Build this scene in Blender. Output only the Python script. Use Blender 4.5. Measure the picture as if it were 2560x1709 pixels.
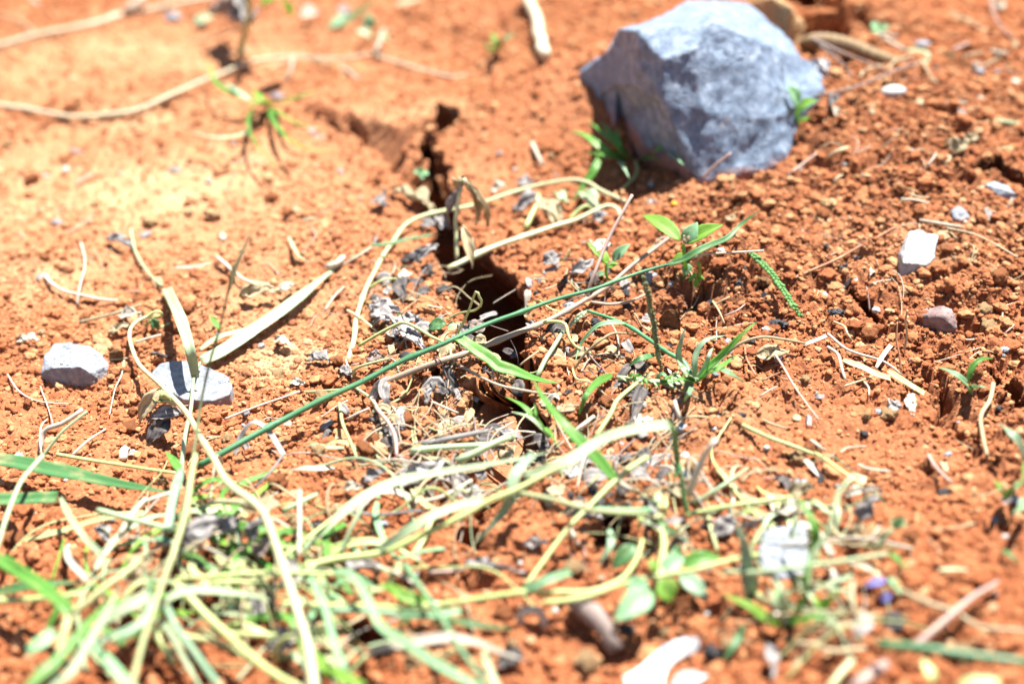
import bpy, bmesh, math, random
import numpy as np
from mathutils import Vector, Matrix, noise as mnoise

for o in list(bpy.data.objects):
    bpy.data.objects.remove(o)
scene = bpy.context.scene
COL = scene.collection
random.seed(7)
RNG = np.random.default_rng(11)

# ---------------------------------------------------------------- camera
CAM_H, PITCH, LENS, SENSOR = 0.331, math.radians(32.0), 50.0, 36.0
cd = bpy.data.cameras.new('camera')
cam = bpy.data.objects.new('camera', cd)
COL.objects.link(cam)
cam.location = (0, 0, CAM_H)
cam.rotation_euler = (math.pi / 2 - PITCH, 0, 0)
cd.lens, cd.sensor_width = LENS, SENSOR
cd.clip_start, cd.clip_end = 0.01, 500
cd.dof.use_dof = True
cd.dof.focus_distance = 0.60
cd.dof.aperture_fstop = 4.3
scene.camera = cam

# ---------------------------------------------------------------- light
SUN = Vector((0.19, 0.26, 0.947)).normalized()
w = bpy.data.worlds.new('World')
scene.world = w
w.use_nodes = True
nt = w.node_tree
sky = nt.nodes.new('ShaderNodeTexSky')
sky.sky_type = 'NISHITA'
sky.sun_disc = False
sky.sun_elevation = math.asin(SUN.z)
sky.sun_rotation = math.atan2(SUN.x, SUN.y)
nt.links.new(sky.outputs[0], nt.nodes['Background'].inputs[0])
nt.nodes['Background'].inputs[1].default_value = 0.05
sd = bpy.data.lights.new('sun', 'SUN')
sd.energy, sd.angle, sd.color = 5.0, math.radians(0.53), (1.0, 0.955, 0.87)
sun = bpy.data.objects.new('sun', sd)
COL.objects.link(sun)
sun.rotation_euler = SUN.to_track_quat('Z', 'Y').to_euler()
scene.view_settings.view_transform = 'Standard'
scene.view_settings.look = 'None'
scene.view_settings.gamma = 1.0
scene.view_settings.use_curve_mapping = False
scene.view_settings.exposure = 1.72

# ---------------------------------------------------------------- pixels to places
CP, SP = math.cos(PITCH), math.sin(PITCH)
K = SENSOR / LENS / 2560.0
CROP = {'A': (0, 0), 'B': (850, 0), 'C': (1700, 0), 'D': (0, 570), 'E': (850, 570), 'F': (1700, 570),
        'G': (0, 1139), 'H': (850, 1139), 'I': (1700, 1139), 'R': (1400, 0)}
def uv_of(c, x, y):
    """view-window coordinates -> photograph pixel (2560 wide)"""
    if c == 'W':
        return x * 2560 / 2349.0, y * 2560 / 2349.0
    ox, oy = CROP[c]
    if c == 'R':
        return ox + x * 700 / 2349.0, oy + y * 700 / 2349.0
    return ox + x * 860 / 2349.0, oy + y * 860 / 2349.0
def ray(u, v):
    dx, dy = (u - 1280) * K, -(v - 854.5) * K
    return Vector((dx, CP + dy * SP, -SP + dy * CP))

MOUNDS = []
STEPS = []      # low broken scarps: (xs, ys, height, fade)
def base(x, y):
    """smooth lie of the land, metres (numpy friendly)"""
    z = 0.085 * np.tanh(x / 0.6) * 0.6
    z = z + 0.0035 * np.sin(x * 19 + 1.3) * np.sin(y * 15 + 0.4) + 0.002 * np.sin(x * 43 - y * 31)
    for mx, my, rx, ry, h in MOUNDS:
        z = z + h * np.exp(-((x - mx) / rx) ** 2 - ((y - my) / ry) ** 2)
    for xs, ys, h, fade in STEPS:
        if isinstance(x, float) and (x < xs[0] or x > xs[-1]): continue
        t = y - np.interp(x, xs, ys) - .003 * np.sin(x * 310 + 2 * np.sin(x * 130))
        up = np.clip(t / .009, 0, 1)
        end = np.clip((x - xs[0]) / .02, 0, 1) * np.clip((xs[-1] - x) / .02, 0, 1)
        z = z + h * up * up * (3 - 2 * up) * np.exp(-np.clip(t, 0, 9) / fade) * end
    return z
def hit(u, v, h=0.0):
    d = ray(u, v)
    f = lambda t: CAM_H + d.z * t - float(base(d.x * t, d.y * t)) - h
    a, b = 0.25, 0.3
    while f(b) > 0 and b < 4:
        a, b = b, b + 0.04
    for _ in range(24):
        m = (a + b) / 2
        if f(m) > 0: a = m
        else: b = m
    return Vector((0, 0, CAM_H)) + d * a
def P(c, x, y, h=0.0):
    """point seen at a window pixel, h millimetres over the smooth ground"""
    return hit(*uv_of(c, x, y), h * 0.001)
def PD(c, x, y, yw):
    d = ray(*uv_of(c, x, y))
    return Vector((0, 0, CAM_H)) + d * (yw / d.y)
def mpp(p, c='E'):
    """metres across one window pixel at point p"""
    depth = p.y * CP + (CAM_H - p.z) * SP
    return depth * K * (2560 / 2349.0 if c == 'W' else 860 / 2349.0)

def add_mound(c, x, y, rx, ry, h):
    p = P(c, x, y)
    MOUNDS.append((p.x, p.y, rx, ry, h))
add_mound('C', 1050, 800, .07, .07, .022)
add_mound('C', 1300, 250, .08, .07, .012)
add_mound('C', 300, 1450, .045, .03, .009)
add_mound('F', 250, 350, .04, .022, .011)
add_mound('C', 1500, 1200, .06, .04, .006)
add_mound('B', 1500, 700, .08, .05, .007)
add_mound('A', 900, 700, .12, .08, .006)
add_mound('E', 500, 900, .05, .04, .004)
add_mound('F', 2100, 900, .04, .05, -.006)
add_mound('I', 1800, 900, .05, .04, .004)
add_mound('G', 1400, 900, .06, .05, .004)
add_mound('B', 1640, 700, .05, .055, .022)
add_mound('R', 430, 1000, .035, .035, .012)
def add_step(c, pts, h, fade):
    Q = [P(c, x, y) for x, y in pts]
    STEPS.append(([q.x for q in Q], [q.y for q in Q], h, fade))
add_step('W', [(660, 268), (700, 274), (760, 290), (812, 302), (860, 322), (905, 345), (935, 338), (965, 322), (990, 312), (1030, 296), (1060, 285)], .011, .06)
add_step('W', [(1500, 705), (1545, 702), (1600, 698), (1660, 685), (1720, 645), (1765, 600), (1800, 560)], .0065, .04)
add_step('W', [(880, 912), (930, 908), (990, 895), (1040, 880), (1090, 862), (1130, 850)], .006, .03)
BASE_ROCK = P('C', 400, 700)

# ---------------------------------------------------------------- noise fields
def _hash(ix, iy, s):
    h = (ix.astype(np.int64) * 374761393 + iy.astype(np.int64) * 668265263 + s * 1442695041) & 0xffffffff
    h = ((h ^ (h >> 13)) * 1274126177) & 0xffffffff
    h = ((h ^ (h >> 16)) * 2246822519) & 0xffffffff
    return ((h ^ (h >> 15)) & 0xffffff) / float(0xffffff)
def vnoise(x, y, s=0):
    ix, iy = np.floor(x), np.floor(y)
    fx, fy = x - ix, y - iy
    fx, fy = fx * fx * fx * (fx * (fx * 6 - 15) + 10), fy * fy * fy * (fy * (fy * 6 - 15) + 10)
    a, b = _hash(ix, iy, s), _hash(ix + 1, iy, s)
    c, d = _hash(ix, iy + 1, s), _hash(ix + 1, iy + 1, s)
    return (a + (b - a) * fx) * (1 - fy) + (c + (d - c) * fx) * fy
def fbm(x, y, f, octs, s=0):
    r, amp, tot = 0, 1.0, 0.0
    for i in range(octs):
        r = r + amp * (vnoise(x * f + 17.3 * i, y * f - 9.1 * i, s + i) - .5)
        tot += amp
        amp *= .5
        f *= 2.03
    return r / tot
def lumps(x, y, cell, s=0):
    """rounded crumbs on a jittered lattice, 0..1"""
    gx, gy = x / cell, y / cell
    ix, iy = np.floor(gx), np.floor(gy)
    out = np.zeros_like(gx)
    for a in (-1, 0, 1):
        for b in (-1, 0, 1):
            jx, jy = ix + a, iy + b
            px, py = jx + _hash(jx, jy, s), jy + _hash(jx, jy, s + 5)
            r = .35 + .55 * _hash(jx, jy, s + 9)
            d2 = ((gx - px) ** 2 + (gy - py) ** 2) / (r * r)
            out = np.maximum(out, r * np.sqrt(np.clip(1 - d2, 0, 1)))
    return out

# ---------------------------------------------------------------- cracks: (window, [(x, y, width px)], depth)
CRACKS = [
    ('W', [(690, 276, 6), (740, 288, 12), (790, 302, 16), (835, 318, 22), (880, 342, 26), (915, 372, 26), (945, 405, 24), (975, 440, 24)],   .035),
    ('W', [(1012, 240, 14), (1032, 268, 24), (1030, 292, 22), (985, 312, 14), (965, 330, 22), (985, 365, 27), (1003, 410, 34), (1003, 450, 38), (1008, 480, 38),
           (1020, 510, 34), (1030, 550, 40), (1050, 590, 52), (1085, 625, 66), (1110, 665, 80), (1130, 715, 90), (1145, 765, 82), (1160, 805, 66),
           (1180, 850, 60), (1172, 900, 66), (1160, 950, 92), (1165, 1000, 96), (1172, 1050, 86), (1158, 1100, 56), (1150, 1130, 52)], .13),
    ('W', [(1150, 1120, 40), (1172, 1160, 55), (1135, 1195, 30), (1100, 1225, 22), (1078, 1260, 26), (1065, 1300, 26), (1080, 1330, 36), (1062, 1370, 16)], .045),
    ('W', [(1000, 880, 14), (1030, 900, 26), (1070, 905, 26), (1110, 912, 30)], .016),
    ('W', [(1940, 655, 6), (1972, 683, 12), (1994, 705, 18), (2006, 728, 20), (2030, 755, 20), (2060, 778, 12), (2090, 800, 8)], .020),
    ('W', [(2110, 860, 8), (2150, 905, 12), (2172, 960, 16), (2200, 1000, 18), (2240, 1030, 18), (2270, 1090, 10)], .016),
    ('W', [(2290, 860, 12), (2318, 895, 22), (2345, 930, 26)], .016),
    ('W', [(2140, 388, 8), (2190, 398, 18), (2245, 412, 16)], .014),
    ('W', [(2275, 388, 14), (2310, 405, 26), (2349, 425, 28), (2400, 445, 30)], .018),
    ('W', [(1468, 335, 14), (1485, 355, 24), (1515, 378, 16)], .016),
    ('W', [(1400, 135, 8), (1365, 150, 14), (1330, 165, 8)], .010),
    ('W', [(1820, -30, 50), (1875, 8, 60), (1930, 10, 50), (1960, 40, 40), (1990, 70, 20)], .025),
    ('W', [(1380, 1170, 40), (1405, 1195, 60), (1385, 1225, 40)], .018),
    ('W', [(1720, 452, 8), (1700, 480, 18), (1670, 500, 10)], .010),
    ('W', [(1560, 690, 14), (1600, 700, 20), (1640, 690, 12)], .008),
    ('W', [(1700, 600, 8), (1715, 620, 16), (1760, 640, 10)], .007),
    ('W', [(905, 30, 14), (960, 42, 20)], .008),
    ('W', [(1215, 120, 12), (1228, 150, 14)], .008),
    ('W', [(1190, 30, 12), (1210, 60, 14)], .008),
    ('W', [(70, 255, 6), (130, 266, 8), (180, 280, 12)], .006),
    ('W', [(2250, 640, 14), (2290, 650, 26), (2330, 655, 14)], .009),
    ('W', [(340, 1360, 30), (420, 1390, 40), (470, 1400, 30)], .010),
    ('W', [(800, 1440, 50), (860, 1470, 60), (900, 1490, 40)], .014),
    ('W', [(1630, 810, 10), (1600, 870, 30), (1610, 890, 20)], .007),
]
def crack_field(x, y):
    """drop of the ground (metres) at x, y"""
    wob = 0.0078
    xs = x + wob * (fbm(x, y, 90, 4, 31)) * 2
    ys = y + wob * (fbm(x, y, 90, 4, 47)) * 2.6
    drop = np.zeros_like(x); ox = np.zeros_like(x); oy = np.zeros_like(x)
    for c, pts, depth in CRACKS:
        Q = [(P(c, a, b), wd) for a, b, wd in pts]
        Q = [(p.x, p.y, wd * .74 * mpp(p, c)) for p, wd in Q]
        bx0, bx1 = min(q[0] for q in Q) - .04, max(q[0] for q in Q) + .04
        by0, by1 = min(q[1] for q in Q) - .04, max(q[1] for q in Q) + .04
        m = (x > bx0) & (x < bx1) & (y > by0) & (y < by1)
        if not m.any():
            continue
        px, py = xs[m], ys[m]
        best = np.full(px.shape, 9.0); dxv = np.zeros(px.shape); dyv = np.zeros(px.shape)
        bw = np.full(px.shape, .001)
        for (x0, y0, w0), (x1, y1, w1) in zip(Q[:-1], Q[1:]):
            dx, dy = x1 - x0, y1 - y0
            t = np.clip(((px - x0) * dx + (py - y0) * dy) / (dx * dx + dy * dy + 1e-12), 0, 1)
            ww = w0 + (w1 - w0) * t
            d = np.hypot(px - x0 - t * dx, py - y0 - t * dy) / ww
            k = d < best
            best[k], bw[k] = d[k], ww[k]
            dxv[k], dyv[k] = (px - x0 - t * dx)[k], (py - y0 - t * dy)[k]
        s = np.clip((1.22 - best) / .5, 0, 1)
        s = s * s * (3 - 2 * s)
        dd = np.minimum(depth, bw * 11)
        lip = .0012 * np.exp(-((best - 1.5) / .35) ** 2)
        new = np.maximum(drop[m], s * dd) - lip * (s < .02)
        ln = np.hypot(dxv, dyv) + 1e-6
        deep = np.clip(new - .003, 0, 1) * (depth > .009) * np.clip(best / .5, 0, 1)
        nz = 1.0 + .6 * fbm(px * 1.0 + new * 2, py - new * 2, 160, 3, 77)
        ox[m] = np.where(deep > 0, dxv / ln * deep * nz, ox[m]); oy[m] = np.where(deep > 0, dyv / ln * deep * nz, oy[m])
        drop[m] = new
    return drop, ox, oy

# patches of pale dust and of dark humus: (window, x, y, rx m, ry m, amount)
PALE = [('W', 280, 140, .16, .09, .38), ('W', 100, 440, .10, .07, .5), ('W', 330, 430, .09, .05, .8), ('W', 480, 560, .07, .04, .3), ('W', 660, 830, .022, .014, 1.0),
        ('W', 940, 270, .03, .02, .6), ('W', 2100, 560, .06, .03, .35), ('W', 60, 620, .05, .03, .5), ('W', 330, 260, .06, .04, .6),
        ('W', 1080, 940, .03, .02, .5), ('W', 1600, 960, .03, .015, .4), ('W', 620, 700, .06, .03, .35), ('W', 1700, 430, .04, .02, .3)]
DARK = [('W', 2080, 480, .20, .22, .55), ('W', 1500, 700, .05, .06, .5), ('W', 1650, 640, .05, .03, .9), ('W', 1750, 470, .07, .04, .75), ('W', 1450, 760, .05, .05, .45), ('W', 2050, 230, .16, .12, .75),
        ('W', 1980, 60, .05, .05, .7), ('W', 1900, 620, .08, .05, .65), ('W', 1320, 640, .05, .04, .3), ('W', 2280, 950, .04, .06, .55),
        ('W', 60, 590, .02, .015, .5), ('W', 900, 1000, .04, .02, .3), ('W', 1230, 60, .06, .08, .35), ('W', 420, 720, .02, .03, .45)]
def blobs(x, y, L, s):
    r = np.zeros_like(x)
    for c, a, b, rx, ry, k in L:
        p = P(c, a, b)
        r = np.maximum(r, k * np.exp(-((x - p.x) / rx) ** 2 - ((y - p.y) / ry) ** 2))
    return np.clip(r * (1 + 1.6 * fbm(x, y, 55, 4, s)), 0, 1)
BLEACH = [('W', 450, 480, .26, .22, 1.0), ('W', 900, 950, .10, .08, .8), ('W', 1150, 330, .09, .09, .8), ('W', 500, 1000, .16, .09, .7), ('W', 2000, 1000, .09, .06, .55), ('W', 300, 120, .3, .12, .8), ('W', 1350, 1250, .1, .06, .4)]
ROUGH = [('W', 1200, 1420, .16, .07, 1.0), ('W', 600, 1450, .2, .06, .9), ('W', 2000, 1400, .14, .08, .8), ('W', 2280, 950, .06, .08, 1.0), ('W', 1680, 600, .06, .05, .7), ('W', 1150, 850, .05, .08, .6), ('W', 1900, 420, .08, .06, .6)]
SMOOTH = [('W', 500, 400, .16, .10, .8), ('W', 400, 520, .10, .05, .6), ('W', 620, 780, .05, .03, .5), ('W', 1250, 300, .08, .08, .8), ('W', 900, 230, .10, .06, .8), ('W', 800, 1050, .04, .02, .5), ('W', 150, 1000, .06, .03, .5),
          ('W', 280, 140, .16, .08, 1.0), ('W', 900, 200, .16, .08, .55), ('W', 480, 300, .12, .06, .55), ('W', 1150, 330, .06, .05, .6), ('W', 550, 600, .10, .03, .35),
          ('W', 2050, 1000, .05, .03, .5)]

def terrain(x, y):
    """full relief: returns z, pale, dark, smooth"""
    b = base(x, y)
    sm = blobs(x, y, SMOOTH, 3)
    pale, dark, blea = blobs(x, y, PALE, 61), blobs(x, y, DARK, 71), blobs(x, y, BLEACH, 81)
    rough = (1 - .75 * sm) * (1 + .8 * blobs(x, y, ROUGH, 51))
    z = .0042 * fbm(x, y, 34, 3, 1) * (1 - .4 * sm)
    big = lumps(x + .004 * fbm(x, y, 90, 2, 5), y, .012, 2)
    mid = lumps(x, y + .002 * fbm(x, y, 200, 2, 8), .0055, 12)
    sml = lumps(x, y, .0028, 22)
    cl = np.clip(fbm(x, y, 26, 3, 90) * 3 + .45 + .6 * dark, 0, 1)
    z = z + rough * (1.15 + .7 * dark) * (.0042 * cl * (big - .3) + .0024 * (mid - .35) * (.5 + .5 * cl) + .0013 * (sml - .35)) + .0009 * fbm(x, y, 420, 3, 15)
    d, ox, oy = crack_field(x, y)
    z = z - d * (1 + .5 * fbm(x, y, 150, 3, 33)) - np.clip(d, 0, .012) * .35 * (mid - .3)
    return b + z, pale, dark, sm, ox, oy, blea

# ---------------------------------------------------------------- ground sheet
def graded(a, b, s0, s1, lim0, lim1):
    core, t = [a], a
    while t < b:
        t += s0 + (s1 - s0) * (t - a) / (b - a)
        core.append(t)
    lo, hi, s = [], [], s0
    t = a
    while t > lim0:
        s *= 1.22; t -= s; lo.append(t)
    t, s = core[-1], s1
    while t < lim1:
        s *= 1.22; t += s; hi.append(t)
    return np.array(lo[::-1] + core + hi)
GX = graded(-.40, .41, .00098, .00098, -60, 60)
GY = graded(.29, 1.10, .00072, .00125, -60, 90)
XX, YY = np.meshgrid(GX, GY)
ZZ, PAL, DRK, SMO, OX, OY, BLE = terrain(XX, YY)
def grid_mesh(name, X, Y, Z):
    ny, nx = X.shape
    me = bpy.data.meshes.new(name)
    me.vertices.add(nx * ny)
    co = np.stack([X, Y, Z], -1).reshape(-1).astype(np.float32)
    me.vertices.foreach_set('co', co)
    i = np.arange(nx * ny).reshape(ny, nx)
    q = np.stack([i[:-1, :-1], i[:-1, 1:], i[1:, 1:], i[1:, :-1]], -1).reshape(-1).astype(np.int32)
    n = (nx - 1) * (ny - 1)
    me.loops.add(n * 4)
    me.loops.foreach_set('vertex_index', q)
    me.polygons.add(n)
    me.polygons.foreach_set('loop_start', (np.arange(n) * 4).astype(np.int32))
    me.polygons.foreach_set('use_smooth', np.ones(n, bool))
    me.update(calc_edges=True)
    return me
def top(x, y):
    """height of the rough ground at one place (interpolated)"""
    i = min(max(int(np.searchsorted(GX, x)) - 1, 0), len(GX) - 2)
    j = min(max(int(np.searchsorted(GY, y)) - 1, 0), len(GY) - 2)
    a = (x - GX[i]) / (GX[i + 1] - GX[i]); b = (y - GY[j]) / (GY[j + 1] - GY[j])
    return float((ZZ[j, i] * (1 - a) + ZZ[j, i + 1] * a) * (1 - b) + (ZZ[j + 1, i] * (1 - a) + ZZ[j + 1, i + 1] * a) * b)

# ---------------------------------------------------------------- materials
def new_mat(name):
    m = bpy.data.materials.new(name)
    m.use_nodes = True
    n = m.node_tree.nodes
    return m, n, m.node_tree.links, n['Principled BSDF']
def nd(n, kind, **kw):
    x = n.new(kind)
    for k, v in kw.items():
        setattr(x, k, v)
    return x
def ramp(n, stops):
    r = n.new('ShaderNodeValToRGB')
    e = r.color_ramp.elements
    while len(e) < len(stops):
        e.new(.5)
    for i, (p, c) in enumerate(stops):
        e[i].position = p
        e[i].color = tuple(c) + (1,)
    return r
def mixc(n, l, fac, a, b):
    m = n.new('ShaderNodeMix'); m.data_type = 'RGBA'
    for s, v in ((0, fac), (6, a), (7, b)):
        if hasattr(v, 'is_linked'): l.new(v, m.inputs[s])
        elif s == 0: m.inputs[0].default_value = v
        else: m.inputs[s].default_value = tuple(v) + (1,)
    return m.outputs[2]
def math2(n, l, op, a, b, clamp=False):
    m = n.new('ShaderNodeMath'); m.operation = op; m.use_clamp = clamp
    for i, v in enumerate((a, b)):
        if hasattr(v, 'is_linked'): l.new(v, m.inputs[i])
        else: m.inputs[i].default_value = v
    return m.outputs[0]

def soil_material(name, instanced):
    m, n, l, bs = new_mat(name)
    at = 'INSTANCER' if instanced else 'GEOMETRY'
    def attr(k):
        a = nd(n, 'ShaderNodeAttribute', attribute_name=k, attribute_type=at)
        return a.outputs['Fac']
    geo = n.new('ShaderNodeNewGeometry')
    def noise(sc, det=4, ro=.6):
        t = nd(n, 'ShaderNodeTexNoise')
        t.inputs['Scale'].default_value = sc; t.inputs['Detail'].default_value = det; t.inputs['Roughness'].default_value = ro
        l.new(geo.outputs['Position'], t.inputs['Vector'])
        return t.outputs['Fac']
    r = ramp(n, [(.28, (.15, .042, .016)), (.5, (.32, .098, .037)), (.72, (.45, .18, .078))])
    l.new(noise(60, 6), r.inputs[0])
    fine = ramp(n, [(.32, (.13, .037, .014)), (.52, (.34, .108, .042)), (.72, (.56, .27, .125))])
    l.new(noise(520, 3), fine.inputs[0])
    c = mixc(n, l, .5, r.outputs[0], fine.outputs[0])
    bm_ = math2(n, l, 'MULTIPLY', attr('bleach'), .30, True)
    c = mixc(n, l, bm_, c, (.54, .27, .145))
    pm = math2(n, l, 'MULTIPLY', attr('pale'), .85, True)
    c = mixc(n, l, pm, c, (.56, .36, .20))
    dm = math2(n, l, 'MULTIPLY', attr('dark'), .85, True)
    c = mixc(n, l, dm, c, (.175, .074, .036))
    if instanced:
        t = attr('tint')
        tr = ramp(n, [(0, (.11, .032, .013)), (.3, (.28, .084, .032)), (.65, (.45, .175, .073)), (.85, (.58, .33, .16)), (1, (.62, .46, .28))])
        l.new(t, tr.inputs[0])
        c = mixc(n, l, .55, c, tr.outputs[0])
    else:
        sp = noise(900, 2)
        k = math2(n, l, 'GREATER_THAN', sp, .70)
        c = mixc(n, l, math2(n, l, 'MULTIPLY', k, .55), c, (.58, .36, .18))
    l.new(c, bs.inputs['Base Color'])
    bs.inputs['Roughness'].default_value = .92
    bs.inputs['Specular IOR Level'].default_value = .18
    bp = n.new('ShaderNodeBump')
    bp.inputs['Strength'].default_value = .7
    bp.inputs['Distance'].default_value = .0007
    l.new(noise(1500, 4, .65), bp.inputs['Height'])
    bp2 = n.new('ShaderNodeBump')
    bp2.inputs['Strength'].default_value = .8; bp2.inputs['Distance'].default_value = .0022
    l.new(noise(330, 5, .6), bp2.inputs['Height']); l.new(bp.outputs[0], bp2.inputs['Normal'])
    l.new(bp2.outputs[0], bs.inputs['Normal'])
    return m
SOIL = soil_material('red_soil', False)
CRUMB = soil_material('red_soil_crumb', True)

def stone_material(name, cols, scale=180, rough=.75, bump=.5, bdist=.0006, stain=None, spec=.3, stain_at=.62, dust=0):
    m, n, l, bs = new_mat(name)
    tc = n.new('ShaderNodeTexCoord')
    def noise(sc, det=5, ro=.6):
        t = nd(n, 'ShaderNodeTexNoise')
        t.inputs['Scale'].default_value = sc; t.inputs['Detail'].default_value = det; t.inputs['Roughness'].default_value = ro
        l.new(tc.outputs['Object'], t.inputs['Vector'])
        return t.outputs['Fac']
    r = ramp(n, [(.3, cols[0]), (.5, cols[1]), (.7, cols[2])])
    l.new(noise(scale, 7, .7), r.inputs[0])
    c = r.outputs[0]
    if stain:
        s = ramp(n, [(stain_at, (0, 0, 0)), (stain_at + .12, (1, 1, 1))])
        l.new(noise(scale * .22, 4), s.inputs[0])
        c = mixc(n, l, math2(n, l, 'MULTIPLY', s.outputs[0], .8), c, stain)
    if dust:
        sp = n.new('ShaderNodeSeparateXYZ'); l.new(tc.outputs['Object'], sp.inputs[0])
        k = math2(n, l, 'SUBTRACT', math2(n, l, 'ADD', dust, math2(n, l, 'MULTIPLY', noise(90, 5, .7), .022)), math2(n, l, 'ADD', sp.outputs[2], .011))
        k = math2(n, l, 'MULTIPLY', k, 160.0, True)
        c = mixc(n, l, math2(n, l, 'MULTIPLY', k, .75), c, (.36, .13, .055))
    l.new(c, bs.inputs['Base Color'])
    bs.inputs['Roughness'].default_value = rough
    bs.inputs['Specular IOR Level'].default_value = spec
    bp = n.new('ShaderNodeBump')
    bp.inputs['Strength'].default_value = bump; bp.inputs['Distance'].default_value = bdist
    l.new(noise(scale * 4, 5, .7), bp.inputs['Height'])
    l.new(bp.outputs[0], bs.inputs['Normal'])
    return m
M = {}
M['basalt'] = stone_material('grey_basalt', [(.07, .105, .165), (.155, .215, .31), (.32, .39, .49)], 150, .55, .9, .0012, (.42, .27, .15), .45, .66, dust=.026)
M['grey_stone'] = stone_material('pale_grey_stone', [(.12, .135, .16), (.22, .24, .275), (.33, .35, .38)], 260, .75, .7, .0006, (.36, .22, .11), .3, .62, dust=.002)
M['white_chip'] = stone_material('whitish_stone', [(.28, .28, .285), (.38, .38, .38), (.46, .46, .45)], 300, .8, .8, .0008, (.42, .28, .17), .2, .62, dust=.001)
M['purple_stone'] = stone_material('purple_brown_stone', [(.10, .065, .06), (.19, .13, .125), (.28, .21, .20)], 220, .6, .6, .0006, (.30, .16, .08), .4, .62, dust=.001)
M['white_pebble'] = stone_material('white_pebble', [(.36, .34, .31), (.46, .45, .43), (.52, .51, .49)], 160, .55, .2, .0003)
M['blue_pebble'] = stone_material('blue_grey_pebble', [(.16, .19, .23), (.25, .28, .32), (.36, .38, .40)], 300, .6, .4, .0004)
M['dark_pebble'] = stone_material('charcoal', [(.012, .012, .014), (.035, .035, .04), (.08, .08, .085)], 400, .6, .7, .0005)
M['clod_red'] = stone_material('red_clod', [(.19, .064, .028), (.36, .135, .058), (.48, .22, .10)], 380, .95, 1, .001, None, .12)
M['clod_tan'] = stone_material('tan_clod', [(.33, .19, .09), (.48, .31, .16), (.58, .42, .24)], 380, .95, 1, .001, None, .12)
M['clod_brown'] = stone_material('brown_clod', [(.11, .06, .03), (.19, .10, .05), (.28, .16, .07)], 380, .95, 1, .001, (.33, .2, .05), .12)
M['paper'] = stone_material('white_paper', [(.50, .50, .51), (.56, .56, .56), (.60, .60, .60)], 60, .6, .15, .0003)
M['blue_ink'] = stone_material('blue_ink', [(.04, .34, .60), (.06, .42, .68), (.10, .48, .70)], 60, .6, .1, .0002)
M['violet'] = stone_material('violet_petal', [(.14, .13, .40), (.21, .20, .50), (.32, .31, .60)], 200, .6, .2, .0002)
M['orange'] = stone_material('orange_bud', [(.55, .22, .02), (.68, .33, .03), (.75, .42, .05)], 200, .6, .2, .0002)

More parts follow.
